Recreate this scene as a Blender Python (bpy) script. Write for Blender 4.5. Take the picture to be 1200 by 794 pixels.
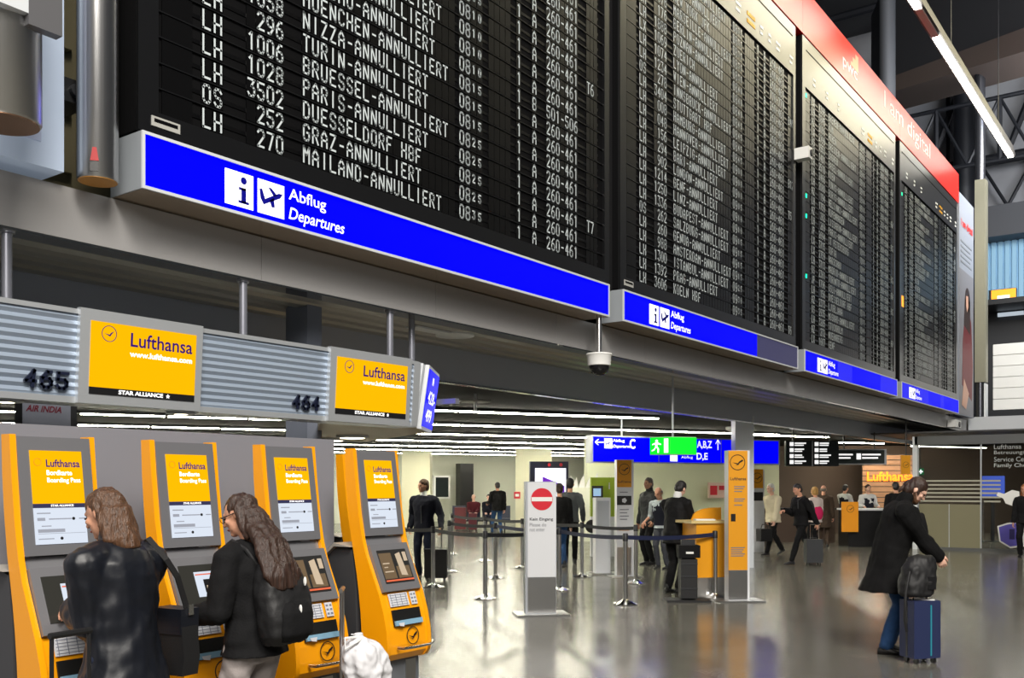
import bpy, bmesh, math, random
from mathutils import Vector, Matrix, noise

sc = bpy.context.scene
for o in list(bpy.data.objects):
    bpy.data.objects.remove(o)
C = sc.collection
random.seed(7)
PI = math.pi

# ---------------------------------------------------------------- camera
# world X runs along the departure boards (away from the viewer), Y runs into the wall behind them
FPX, HOR, CAMZ = 1130.0, 568.0, 1.7          # focal length and horizon in pixels of the 1200 x 794 frame
ANG = math.radians(36.13)                    # heading of the camera measured from +X
CA, SA = math.cos(ANG), math.sin(ANG)
cam_data = bpy.data.cameras.new('camera')
cam = bpy.data.objects.new('camera', cam_data)
C.objects.link(cam)
cam.location = (0, 0, CAMZ)
cam.rotation_euler = (PI / 2, 0, ANG - PI / 2)
cam_data.sensor_width = 36.0
cam_data.lens = FPX / 1200 * 36.0
cam_data.shift_y = (HOR - 397.0) / 1200
cam_data.clip_end = 400
sc.camera = cam

# ---------------------------------------------------------------- view, world, large lights
sc.view_settings.view_transform = 'Standard'
sc.view_settings.look = 'None'
sc.view_settings.gamma = 1.0
sc.view_settings.use_curve_mapping = False
sc.view_settings.exposure = 0.0
w = bpy.data.worlds.new('world')
sc.world = w
w.use_nodes = True
w.node_tree.nodes['Background'].inputs[0].default_value = (0.55, 0.6, 0.7, 1)
w.node_tree.nodes['Background'].inputs[1].default_value = 0.06


def area(name, loc, size, power, color=(1, 1, 1), target=None, spread=None):
    l = bpy.data.lights.new(name, 'AREA')
    l.shape = 'RECTANGLE'
    l.size, l.size_y = size
    l.energy = power
    l.color = color
    if spread:
        l.spread = spread
    o = bpy.data.objects.new(name, l)
    C.objects.link(o)
    o.location = loc
    if target:
        o.rotation_euler = (Vector(target) - Vector(loc)).to_track_quat('-Z', 'Y').to_euler()
    return o


area('hall_high_bay_light', (-7, -5, 10), (8, 6), 1750, (1.0, 0.95, 0.88), (5, 5, 2.5))
area('hall_high_bay_light', (-3, -7, 15), (8, 6), 2600, (1.0, 0.95, 0.88), (16, 5, 4))
area('hall_high_bay_light', (-3, -10, 19), (8, 6), 3800, (1.0, 0.95, 0.86), (28, 4, 3))
area('board_wash_light', (25, 3.0, 13.3), (18, 1.2), 620, (1.0, 0.90, 0.60), (25, 6.05, 9.6))  # unseen area light added to give the upper boards their sheen
area('hall_end_light', (31, 0.5, 13), (5, 5), 1700, (0.95, 0.97, 1.0), (45, 9, 14))  # added fill out of view, brightens the far wall and roof trusses
area('glass_room_light', (31, 3, 3.0), (4, 3), 150, (1.0, 0.95, 0.85), (31, 3.2, 0))  # added fill that lifts the interior behind the glass screen

# ---------------------------------------------------------------- materials
MATS = {}


def mat(name, col, rough=0.5, metal=0.0, emit=0.0, spec=0.5, bump=0.0, bscale=60.0, vary=0.0, vscale=8.0,
        alpha=1.0, trans=0.0, ecol=None, stretch=None, coat=0.0):
    if name in MATS:
        return MATS[name]
    m = bpy.data.materials.new(name)
    m.use_nodes = True
    nt = m.node_tree
    b = nt.nodes['Principled BSDF']
    b.inputs['Base Color'].default_value = (*col, 1)
    b.inputs['Roughness'].default_value = rough
    b.inputs['Metallic'].default_value = metal
    b.inputs['Specular IOR Level'].default_value = spec
    if coat:
        b.inputs['Coat Weight'].default_value = coat
        b.inputs['Coat Roughness'].default_value = 0.1
    if alpha < 1:
        b.inputs['Alpha'].default_value = alpha
    if trans:
        b.inputs['Transmission Weight'].default_value = trans
        b.inputs['IOR'].default_value = 1.02
    if emit:
        b.inputs['Emission Color'].default_value = (*(ecol or col), 1)
        b.inputs['Emission Strength'].default_value = emit
    if bump or vary:
        tc = nt.nodes.new('ShaderNodeTexCoord')
        mp = nt.nodes.new('ShaderNodeMapping')
        nt.links.new(tc.outputs['Object'], mp.inputs[0])
        if stretch:
            mp.inputs['Scale'].default_value = stretch
    if bump:
        n = nt.nodes.new('ShaderNodeTexNoise')
        n.inputs['Scale'].default_value = bscale
        n.inputs['Detail'].default_value = 4
        bp = nt.nodes.new('ShaderNodeBump')
        bp.inputs['Strength'].default_value = bump
        bp.inputs['Distance'].default_value = 0.02
        nt.links.new(mp.outputs[0], n.inputs['Vector'])
        nt.links.new(n.outputs['Fac'], bp.inputs['Height'])
        nt.links.new(bp.outputs['Normal'], b.inputs['Normal'])
    if vary:
        n = nt.nodes.new('ShaderNodeTexNoise')
        n.inputs['Scale'].default_value = vscale
        n.inputs['Detail'].default_value = 3
        r = nt.nodes.new('ShaderNodeValToRGB')
        r.color_ramp.elements[0].position = 0.3
        r.color_ramp.elements[1].position = 0.7
        r.color_ramp.elements[0].color = (*[max(0, c * (1 - vary)) for c in col], 1)
        r.color_ramp.elements[1].color = (*[min(1, c * (1 + vary)) for c in col], 1)
        nt.links.new(mp.outputs[0], n.inputs['Vector'])
        nt.links.new(n.outputs['Fac'], r.inputs[0])
        nt.links.new(r.outputs[0], b.inputs['Base Color'])
    MATS[name] = m
    return m


def S(r, g, b):
    """8-bit sRGB to linear"""
    f = lambda v: (v / 255 / 12.92) if v / 255 <= 0.04045 else ((v / 255 + 0.055) / 1.055) ** 2.4
    return (f(r), f(g), f(b))


black = mat('black_plastic', (0.012, 0.012, 0.013), 0.4)
dark = mat('dark_metal', (0.03, 0.031, 0.034), 0.45, 0.3)
steel = mat('brushed_steel', (0.62, 0.62, 0.62), 0.28, 1.0, bump=0.05, bscale=40, stretch=(1, 1, 0.02))
chrome = mat('polished_steel', (0.75, 0.75, 0.74), 0.14, 1.0)
white_paint = mat('white_paint', (0.8, 0.8, 0.78), 0.5)
offwhite = mat('off_white_letter', (0.82, 0.84, 0.84), 0.5)
flapface = mat('flap_casing_black', (0.005, 0.0052, 0.006), 0.29, 0.0, spec=0.75)
flapcell = mat('flap_tile_black', (0.0022, 0.0022, 0.0026), 0.32, 0.0, spec=0.3)
flapchar = mat('flap_letter_white', (0.56, 0.62, 0.64), 0.5)
sign_blue = mat('lit_blue_sign', (0.0, 0.0, 0.2), 0.5, spec=0.05, emit=1.0, ecol=(0.0, 0.0, 1.0))
sign_blue_b = mat('lit_blue_sign_paler', (0.01, 0.01, 0.3), 0.5, spec=0.05, emit=0.9, ecol=(0.02, 0.02, 0.9))
sign_dead = mat('unlit_blue_sign', S(72, 72, 120), 0.4)
sign_white = mat('lit_white_symbol', (0.9, 0.9, 0.9), 0.4, emit=0.9, ecol=(1, 1, 1))
sign_black = mat('sign_ink_black', (0.01, 0.01, 0.01), 0.4)
sign_ink_blue = mat('sign_ink_blue', (0.0, 0.0, 0.25), 0.4)
alu = mat('satin_aluminium', (0.6, 0.63, 0.66), 0.38, 0.55)
alu_white = mat('white_aluminium', (0.66, 0.69, 0.72), 0.4, 0.1)
beam_grey = mat('beam_grey_panel', (0.36, 0.352, 0.35), 0.42, 0.2)
yellow = mat('kiosk_yellow', S(250, 165, 8), 0.32, coat=0.3)
screen_orange = mat('screen_orange', (0.06, 0.03, 0.0), 0.3, spec=0.2, emit=1.0, ecol=(1.0, 0.50, 0.0))
screen_white = mat('screen_white', (0.05, 0.05, 0.06), 0.3, spec=0.2, emit=0.85, ecol=(0.80, 0.88, 1.0))
screen_ink = mat('screen_ink_indigo', (0.02, 0.0, 0.12), 0.4, emit=0.06, ecol=(0.2, 0.02, 0.9))
screen_grey = mat('screen_grey_line', (0.25, 0.27, 0.33), 0.4, emit=0.12, ecol=(0.5, 0.55, 0.7))
screen_black = mat('screen_black_band', (0.012, 0.012, 0.013), 0.3)
kiosk_grey = mat('kiosk_grey', (0.2, 0.2, 0.215), 0.42, 0.35)
kiosk_dark = mat('kiosk_casing_dark', (0.045, 0.046, 0.05), 0.45)


# ---------------------------------------------------------------- mesh helpers
class MB:
    def __init__(self):
        self.bm = bmesh.new()

    def _faces(self, geom, m):
        for f in geom:
            f.material_index = m

    def box(self, c, s, rot=None, m=0):
        x, y, z = s[0] / 2, s[1] / 2, s[2] / 2
        M = Matrix.Translation(c)
        if rot is not None:
            M = M @ rot.to_4x4()
        v = [self.bm.verts.new(M @ Vector((a * x, b * y, d * z))) for a in (-1, 1) for b in (-1, 1) for d in (-1, 1)]
        for q in ((0, 1, 3, 2), (4, 6, 7, 5), (0, 4, 5, 1), (2, 3, 7, 6), (0, 2, 6, 4), (1, 5, 7, 3)):
            self.bm.faces.new([v[i] for i in q]).material_index = m
        return self

    def bx(self, x0, x1, y0, y1, z0, z1, m=0):
        return self.box(((x0 + x1) / 2, (y0 + y1) / 2, (z0 + z1) / 2), (abs(x1 - x0), abs(y1 - y0), abs(z1 - z0)), m=m)

    def mbox(self, M, c, s, m=0):
        x, y, z = s[0] / 2, s[1] / 2, s[2] / 2
        v = [self.bm.verts.new(M @ Vector((c[0] + a * x, c[1] + b * y, c[2] + d * z))) for a in (-1, 1) for b in (-1, 1) for d in (-1, 1)]
        for q in ((0, 1, 3, 2), (4, 6, 7, 5), (0, 4, 5, 1), (2, 3, 7, 6), (0, 2, 6, 4), (1, 5, 7, 3)):
            self.bm.faces.new([v[i] for i in q]).material_index = m
        return self

    def rings(self, rings, caps=True, m=0, closed=False):
        vs = [[self.bm.verts.new(p) for p in r] for r in rings]
        n = len(vs[0])
        k = len(vs)
        for i in range(k if closed else k - 1):
            a, b = vs[i], vs[(i + 1) % k]
            for j in range(n):
                self.bm.faces.new((a[j], a[(j + 1) % n], b[(j + 1) % n], b[j])).material_index = m
        if caps and not closed:
            self.bm.faces.new(vs[0][::-1]).material_index = m
            self.bm.faces.new(vs[-1]).material_index = m
        return self

    def prism(self, poly, a, b, plane='yz', M=None, m=0):
        """poly of 2D points extruded between a and b along the remaining axis"""
        def P(p, t):
            if plane == 'yz':
                v = Vector((t, p[0], p[1]))
            elif plane == 'xz':
                v = Vector((p[0], t, p[1]))
            else:
                v = Vector((p[0], p[1], t))
            return M @ v if M is not None else v
        return self.rings([[P(p, a) for p in poly], [P(p, b) for p in poly]], m=m)

    def tube(self, pts, r, seg=10, m=0, caps=True):
        pts = [Vector(p) for p in pts]
        rr = r if isinstance(r, (list, tuple)) else [r] * len(pts)
        rings = []
        up = None
        for i, p in enumerate(pts):
            t = (pts[min(i + 1, len(pts) - 1)] - pts[max(i - 1, 0)]).normalized()
            if up is None:
                up = Vector((0, 0, 1)) if abs(t.z) < 0.9 else Vector((0, 1, 0))
            x = t.cross(up)
            if x.length < 1e-5:
                x = t.orthogonal()
            x.normalize()
            y = x.cross(t).normalized()
            up = y
            q = rr[i]
            qx, qy = q if isinstance(q, tuple) else (q, q)
            rings.append([p + x * (math.cos(2 * PI * k / seg) * qx) + y * (math.sin(2 * PI * k / seg) * qy) for k in range(seg)])
        return self.rings(rings, caps, m)

    def lathe(self, prof, c=(0, 0, 0), seg=24, m=0):
        c = Vector(c)
        return self.rings([[c + Vector((r * math.cos(2 * PI * k / seg), r * math.sin(2 * PI * k / seg), z)) for k in range(seg)] for r, z in prof], m=m)

    def ell(self, c, r, seg=12, m=0, M=None, rows=8):
        c = Vector(c)
        rings = []
        for i in range(1, rows):
            a = PI * i / rows
            ring = []
            for k in range(seg):
                p = Vector((math.cos(2 * PI * k / seg) * math.sin(a) * r[0], math.sin(2 * PI * k / seg) * math.sin(a) * r[1], -math.cos(a) * r[2]))
                ring.append(c + (M @ p if M is not None else p))
            rings.append(ring)
        return self.rings(rings, m=m)

    def cap(self, p0, p1, r0, r1, seg=10, m=0):
        """tapered capsule"""
        p0, p1 = Vector(p0), Vector(p1)
        t = (p1 - p0)
        if t.length < 1e-6:
            t = Vector((0, 0, 1e-4))
        t.normalize()
        pts, rs = [], []
        for a in (80, 50, 20):
            q = math.radians(a)
            pts.append(p0 - t * (r0 * math.sin(q)))
            rs.append(r0 * math.cos(q))
        for f in (0.33, 0.66):
            pts.append(p0.lerp(p1, f))
            rs.append(r0 + (r1 - r0) * f)
        for a in (20, 50, 80):
            q = math.radians(a)
            pts.append(p1 + t * (r1 * math.sin(q)))
            rs.append(r1 * math.cos(q))
        return self.tube(pts, rs, seg, m)

    def mesh(self, name, bevel=0.0, bseg=2, smooth=False):
        if bevel:
            e = [ed for ed in self.bm.edges if len(ed.link_faces) == 2 and ed.calc_face_angle(0) > 0.5]
            bmesh.ops.bevel(self.bm, geom=e, offset=bevel, segments=bseg, affect='EDGES', clamp_overlap=True)
        bmesh.ops.recalc_face_normals(self.bm, faces=self.bm.faces)
        me = bpy.data.meshes.new(name)
        self.bm.to_mesh(me)
        self.bm.free()
        if smooth:
            for p in me.polygons:
                p.use_smooth = True
            try:
                me.set_sharp_from_angle(angle=math.radians(40))
            except Exception:
                pass
        return me

    def build(self, name, m, parent=None, bevel=0.0, smooth=False, bseg=2):
        me = self.mesh(name, bevel, bseg, smooth or bevel > 0)
        return link(name, me, m, parent)


def link(name, me, m, parent=None):
    o = bpy.data.objects.new(name, me)
    C.objects.link(o)
    for q in (m if isinstance(m, (list, tuple)) else [m]):
        me.materials.append(q)
    if parent is not None:
        o.parent = parent
    return o


def thing(name, label, cat, loc=(0, 0, 0), rz=0.0, group=None):
    o = bpy.data.objects.new(name, None)
    C.objects.link(o)
    o.empty_display_size = 0.1
    o.location = loc
    o.rotation_euler = (0, 0, rz)
    o['label'] = label
    o['category'] = cat
    if group:
        o['group'] = group
    return o


def tag(o, label, cat, group=None):
    o['label'] = label
    o['category'] = cat
    if group:
        o['group'] = group
    return o


def struct(name, mb, m, bevel=0.0, smooth=False):
    o = mb.build(name, m, None, bevel, smooth)
    o['kind'] = 'structure'
    return o


FACE = Matrix.Rotation(PI / 2, 4, 'X')          # text plane XY -> XZ, facing -Y


def textmesh(s, M, width=None, height=None, align='l', bold=0.0, shear=0.0, depth=0.002, spacing=1.0):
    cu = bpy.data.curves.new('lettering', 'FONT')
    cu.body = s
    cu.offset = bold
    cu.shear = shear
    cu.space_character = spacing
    cu.resolution_u = 3
    ob = bpy.data.objects.new('lettering', cu)
    C.objects.link(ob)
    dg = bpy.context.evaluated_depsgraph_get()
    me = bpy.data.meshes.new_from_object(ob.evaluated_get(dg))
    bpy.data.objects.remove(ob)
    bpy.data.curves.remove(cu)
    xs = [v.co.x for v in me.vertices]
    ys = [v.co.y for v in me.vertices]
    x0, x1, y0, y1 = min(xs), max(xs), min(ys), max(ys)
    sx = width / (x1 - x0) if width else None
    sy = height / (y1 - y0) if height else None
    sx = sx or sy
    sy = sy or sx
    ox = {'l': x0, 'c': (x0 + x1) / 2, 'r': x1}[align]
    for v in me.vertices:
        v.co = M @ Vector(((v.co.x - ox) * sx, (v.co.y - y0) * sy, depth))
    bm = bmesh.new()
    bm.from_mesh(me)
    bpy.data.meshes.remove(me)
    return bm


def lettering(items, m, parent, name='lettering'):
    """items: list of (string, matrix, kwargs) -> one mesh"""
    tot = bmesh.new()
    tmp = bpy.data.meshes.new('t')
    for s, M, kw in items:
        b = textmesh(s, M, **kw)
        b.to_mesh(tmp)
        b.free()
        tot.from_mesh(tmp)
    me = bpy.data.meshes.new(name)
    tot.to_mesh(me)
    tot.free()
    bpy.data.meshes.remove(tmp)
    return link(name, me, m, parent)


def T(x, y, z):
    return Matrix.Translation((x, y, z))


def flat(M, polys, name, m, parent, depth=0.002, thick=0.002):
    """flat polygons (2D) in the plane of M, a few millimetres thick"""
    b = MB()
    for p in polys:
        b.prism(p, depth - thick, depth, 'xy', M)
    return b.build(name, m, parent)


def rect(x0, x1, y0, y1):
    return [(x0, y0), (x1, y0), (x1, y1), (x0, y1)]


def ringpolys(cx, cy, r, w, n=40):
    out = []
    for k in range(n):
        a, b = 2 * PI * k / n, 2 * PI * (k + 1) / n
        out.append([(cx + q * math.cos(t), cy + q * math.sin(t)) for q, t in ((r, a), (r, b), (r - w, b), (r - w, a))])
    return out


def disc(cx, cy, r, n=32):
    return [(cx + r * math.cos(2 * PI * k / n), cy + r * math.sin(2 * PI * k / n)) for k in range(n)]


def crane(cx, cy, r):
    """rising bird in a ring"""
    P = lambda pts: [(cx + x * r, cy + y * r) for x, y in pts]
    return [P([(-0.78, 0.0), (-0.1, -0.28), (0.1, -0.16), (-0.05, -0.12)]),
            P([(-0.1, -0.28), (0.12, -0.38), (0.32, -0.1), (0.1, -0.1)]),
            P([(0.05, -0.2), (0.3, -0.12), (0.72, 0.42), (0.2, 0.1)]),
            P([(0.2, -0.05), (0.4, -0.05), (0.85, 0.22), (0.72, 0.42)]),
            P([(-0.25, -0.5), (-0.1, -0.42), (0.12, -0.3), (0.0, -0.24)])]


def floor_at(px, py):
    """floor point seen at a pixel of the 1200 x 794 photograph"""
    d = CAMZ * FPX / (py - HOR)
    return at_depth(px, d)


def at_depth(px, d):
    r = (px - 600) / FPX
    return ((CA + SA * r) * d, (SA - CA * r) * d)


def on_plane_y(px, v):
    r = (px - 600) / FPX
    d = v / (SA - CA * r)
    return (CA + SA * r) * d
# ================================================================ SETTING
def floor_mat():
    m = bpy.data.materials.new('polished_granite_tiles')
    m.use_nodes = True
    nt = m.node_tree
    b = nt.nodes['Principled BSDF']
    tc = nt.nodes.new('ShaderNodeTexCoord')
    mp = nt.nodes.new('ShaderNodeMapping')
    mp.inputs['Rotation'].default_value = (0, 0, math.radians(27.5))
    br = nt.nodes.new('ShaderNodeTexBrick')
    br.offset = 0.5
    br.inputs['Scale'].default_value = 1.0
    br.inputs['Brick Width'].default_value = 0.9
    br.inputs['Row Height'].default_value = 0.9
    br.inputs['Mortar Size'].default_value = 0.006
    br.inputs['Color1'].default_value = (0.128, 0.122, 0.102, 1)
    br.inputs['Color2'].default_value = (0.155, 0.148, 0.125, 1)
    br.inputs['Mortar'].default_value = (0.06, 0.058, 0.052, 1)
    n = nt.nodes.new('ShaderNodeTexNoise')
    n.inputs['Scale'].default_value = 45
    n.inputs['Detail'].default_value = 8
    n.inputs['Roughness'].default_value = 0.7
    mx = nt.nodes.new('ShaderNodeMix')
    mx.data_type = 'RGBA'
    mx.blend_type = 'OVERLAY'
    mx.inputs['Factor'].default_value = 0.55
    nt.links.new(tc.outputs['Object'], mp.inputs[0])
    nt.links.new(mp.outputs[0], br.inputs['Vector'])
    nt.links.new(mp.outputs[0], n.inputs['Vector'])
    nt.links.new(br.outputs['Color'], mx.inputs[6])
    nt.links.new(n.outputs['Fac'], mx.inputs[7])
    nt.links.new(mx.outputs[2], b.inputs['Base Color'])
    n2 = nt.nodes.new('ShaderNodeTexNoise')
    n2.inputs['Scale'].default_value = 1.3
    n2.inputs['Detail'].default_value = 3
    mr = nt.nodes.new('ShaderNodeMapRange')
    mr.inputs["To Min"].default_value = 0.12
    mr.inputs["To Max"].default_value = 0.24
    nt.links.new(mp.outputs[0], n2.inputs['Vector'])
    nt.links.new(n2.outputs['Fac'], mr.inputs[0])
    nt.links.new(mr.outputs[0], b.inputs['Roughness'])
    b.inputs["Specular IOR Level"].default_value = 0.32
    return m


struct('floor', MB().bx(-14, 62, -14, 62, -0.2, 0), floor_mat())

# beam under the boards: panelled front, glossy edge strip, ribbed soffit, dark return
BY = 6.35
b = MB()
u = -8.0
while u < 33:
    b.bx(u, min(u + 2.194, 33), BY, BY + 0.04, 3.385, 3.74)
    u += 2.2
b.bx(-8, 33, BY + 0.04, BY + 0.16, 3.39, 3.735)
struct('trim_1', b, beam_grey)
gloss = mat('mirror_soffit_strip', (0.72, 0.70, 0.62), 0.06, 1.0)
struct('trim_2', MB().bx(-8, 33, BY + 0.005, BY + 0.2, 3.37, 3.388), gloss)
soff = mat('soffit_rib_grey', (0.36, 0.35, 0.32), 0.35, 0.4)
b = MB().bx(-8, 33, BY + 0.16, 7.72, 3.43, 3.5)
for k in range(4):
    y0 = BY + 0.23 + k * 0.285
    b.prism([(y0, 3.43), (y0 + 0.05, 3.385), (y0 + 0.19, 3.385), (y0 + 0.24, 3.43)], -8, 33, 'yz')
ce = struct('ceiling', b, soff)
struct('trim_3', MB().bx(-8, 34, 7.7, 7.78, 2.985, 3.44), mat('dark_return_panel', S(176, 182, 196), 0.45))
struct('trim_4', MB().bx(-8, 34, 7.69, 7.8, 2.965, 2.985), mat('return_lip_metal', (0.6, 0.6, 0.55), 0.15, 1.0))


def lamella_mat():
    m = bpy.data.materials.new('dark_lamella_ceiling')
    m.use_nodes = True
    nt = m.node_tree
    b = nt.nodes['Principled BSDF']
    tc = nt.nodes.new('ShaderNodeTexCoord')
    mp = nt.nodes.new('ShaderNodeMapping')
    mp.inputs['Rotation'].default_value = (0, 0, math.radians(27.5))
    wv = nt.nodes.new('ShaderNodeTexWave')
    wv.bands_direction = 'Y'
    wv.inputs['Scale'].default_value = 2.2
    r = nt.nodes.new('ShaderNodeValToRGB')
    r.color_ramp.elements[0].color = (0.012, 0.012, 0.013, 1)
    r.color_ramp.elements[1].color = (0.03, 0.03, 0.029, 1)
    nt.links.new(tc.outputs['Object'], mp.inputs[0])
    nt.links.new(mp.outputs[0], wv.inputs['Vector'])
    nt.links.new(wv.outputs['Fac'], r.inputs[0])
    nt.links.new(r.outputs[0], b.inputs['Base Color'])
    b.inputs['Roughness'].default_value = 0.8
    b.inputs['Specular IOR Level'].default_value = 0.12
    return m


ce2 = struct('ceiling.001', MB().bx(-14, 46, 7.78, 60, 3.12, 3.3), lamella_mat())

E27 = math.radians(-27.5)
EX, EY = math.cos(E27), math.sin(E27)
pale_wall = mat('pale_green_wall', S(212, 216, 186), 0.55)
pale_wall2 = mat('pale_grey_wall', S(222, 224, 208), 0.55)


def wall_along(name, px, d, t0, t1, h, m, thick=0.2, z0=0.0):
    x, y = at_depth(px, d)
    b = MB()
    R = Matrix.Rotation(E27, 3, 'Z')
    cx, cy = x + EX * (t0 + t1) / 2 - EY * thick / 2, y + EY * (t0 + t1) / 2 + EX * thick / 2
    b.box((cx, cy, (h + z0) / 2), (t1 - t0, thick, h - z0), R)
    return struct(name, b, m)


wall_along('wall_back', 560, 46, -34, 9.5, 3.12, pale_wall2)
wall_along('wall_middle', 750, 30, -1.9, 5.6, 3.12, pale_wall)
RV = ANG - PI / 2                                # local -Y turned to the camera


def wall_facing(name, px0, px1, d, z0, z1, m, thick=0.2):
    b = MB()
    x, y = at_depth((px0 + px1) / 2, d)
    wd = (px1 - px0) / FPX * d
    b.box((x + CA * thick / 2, y + SA * thick / 2, (z0 + z1) / 2), (wd, thick, z1 - z0), Matrix.Rotation(RV, 3, 'Z'))
    return struct(name, b, m)


wall_facing('wall_right', 880, 1300, 34.5, 0, 3.1, mat('brown_grey_wall', S(92, 80, 72), 0.6))
# columns of the back hall
for i, (px, d, wd) in enumerate(((489, 39.6, 1.14), (625, 37.6, 1.38))):
    x, y = at_depth(px, d)
    b = MB().box((x, y, 1.56), (wd, wd, 3.12), Matrix.Rotation(RV, 3, 'Z'))
    struct('wall_column' + ('' if i == 0 else '.001'), b, mat('cream_column', S(226, 224, 196), 0.5))
x, y = at_depth(870, 20.0)
b = MB().box((x, y, 1.56), (0.38, 0.38, 3.12), Matrix.Rotation(RV, 3, 'Z'))
struct('wall_column.002', b, mat('white_column', S(205, 210, 216), 0.45), bevel=0.01)
# dark door and window in the back wall
for nm, px, y0, y1, wd, m in (('door_1', 544.5, 543, 606, 17, black), ('window_1', 516.5, 557, 584, 20, None)):
    d = 44.6 if nm == 'door_1' else 44.2
    x, y = at_depth(px, d)
    z0, z1 = CAMZ + (HOR - y1) / FPX * d, CAMZ + (HOR - y0) / FPX * d
    z0 = max(z0, 0.0)
    ww = wd / FPX * d
    R = Matrix.Rotation(E27, 3, 'Z')
    if nm == 'door_1':
        struct(nm, MB().box((x, y, (z0 + z1) / 2), (ww, 0.5, z1 - z0), R), m)
    else:
        b = MB()
        b.box((x, y, (z0 + z1) / 2), (ww, 0.3, z1 - z0), R)
        wf = struct(nm, b, white_paint)
        pn = MB().box((x + EY * 0.16, y - EX * 0.16, (z0 + z1) / 2), (ww - 0.16, 0.03, z1 - z0 - 0.16), R).build('pane', mat('dark_glass', (0.02, 0.025, 0.025), 0.08), wf)

# ceiling strip lights of the back hall (long continuous rows)
strip_em = mat('strip_light_tube', (0.9, 0.9, 0.85), 0.4, emit=58, ecol=(1.0, 0.96, 0.78))


def strip_light(px, d, t0, t1, label, wd=0.105, z=3.06):
    x, y = at_depth(px, d)
    R = thing('strip_light', label, 'ceiling light', (x, y, z), E27, 'strip lights in the back hall ceiling')
    MB().bx(t0, t1, -wd / 2 - 0.03, wd / 2 + 0.03, 0.0, 0.06).build('housing', dark, R)
    b = MB()
    t = t0
    while t < t1 - 0.05:
        b.bx(t + 0.02, min(t + 1.53, t1), -wd / 2, wd / 2, -0.02, 0.0)
        t += 1.58
    b.build('tube', strip_em, R)
    return R


strip_light(510, 17.5, -9, 4.86, 'long white strip light nearest the front, just behind the corner gate sign')
strip_light(510, 21.55, -12, 9.9, 'long white strip light in the second row, running right above the blue gate sign')
strip_light(510, 25.6, -15, 6.4, 'long white strip light in the third row, ending behind the blue gate sign')
nth = ('fourth', 'fifth', 'sixth', 'seventh')
for k in range(4):
    dd = 29.64 + 4.04 * k
    lat = -0.0796 * dd
    te = (0.085 * dd - lat) / (0.896 - 0.085 * 0.444)
    strip_light(510, dd, -18, te, 'long strip light in the %s row from the front, %s' % (nth[k], (
        'before the two cream columns', 'half way to the columns', 'between the cream columns', 'nearest the back wall')[k]))
strip_light(912, 26.5, -1.5, 1.8, 'short white strip light above the black flight information sign')
strip_light(1005, 30.5, -1.0, 1.1, 'short white strip light above the long grey sign board', z=3.04)
strip_light(1110, 31.0, -1.6, 1.8, 'short white strip light seen through the glass screen', z=2.93)

# hall above and beyond: deck, far wall, roof
deck_white = mat('pale_deck_edge', S(190, 194, 200), 0.45)
struct('trim_5', MB().bx(33, 33.3, -9, 6.3, 3.12, 3.83), deck_white)
struct('floor_upper', MB().bx(33.3, 46, -9, 12, 3.5, 3.83), mat('deck_grey', (0.2, 0.2, 0.2), 0.5))
struct('ceiling.002', MB().bx(27.2, 46, -9, 7.66, 3.08, 3.12), mat('low_ceiling_dark', (0.05, 0.05, 0.05), 0.6))
struct('wall_far', MB().bx(45.5, 45.9, -12, 30, 3, 30), mat('far_wall_grey', S(150, 152, 158), 0.7, vary=0.12, vscale=0.6))
struct('ceiling.003', MB().bx(-2, 46, 6.6, 26, 22.5, 22.8).bx(22, 46, -14, 6.6, 24.5, 24.8), mat('roof_dark', (0.035, 0.036, 0.04), 0.7))
# wall behind the boards
b = MB().bx(-8, 34, 7.2, 7.4, 3.5, 10.4)
for z in (4.1, 4.55, 5.05, 5.6, 6.15, 6.7):
    b.bx(-8, 4, 7.12, 7.2, z, z + 0.1)
struct('wall_upper', b, mat('beige_upper_wall', S(150, 140, 108), 0.6))
# slanted bulkhead crossing the roof behind the banner
bulk = mat('bulkhead_dark', S(72, 74, 80), 0.6)
x0, y0 = at_depth(1035, 36)
x1, y1 = at_depth(1260, 27)


def zat(py, d):
    return CAMZ + (HOR - py) / FPX * d


b = MB()
za, zb = zat(95, 36), zat(12, 27)
pts = [(x0, y0), (x1, y1)]
b.rings([[(x0, y0, za), (x0 + 2, y0 + 1, za), (x0 + 2, y0 + 1, za + 3.5), (x0, y0, za + 3.5)],
         [(x1, y1, zb), (x1 + 2, y1 + 1, zb), (x1 + 2, y1 + 1, zb + 3.5), (x1, y1, zb + 3.5)]])
struct('trim_6', b, bulk)
b = MB()
b.rings([[(x0 - .1, y0, za - 0.55), (x0 + 2, y0 + 1, za - 0.55), (x0 + 2, y0 + 1, za), (x0 - .1, y0, za)],
         [(x1 - .1, y1, zb - 0.75), (x1 + 2, y1 + 1, zb - 0.75), (x1 + 2, y1 + 1, zb), (x1 - .1, y1, zb)]])
struct('trim_7', b, mat('bulkhead_lower_brown', S(120, 108, 104), 0.6))
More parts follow.
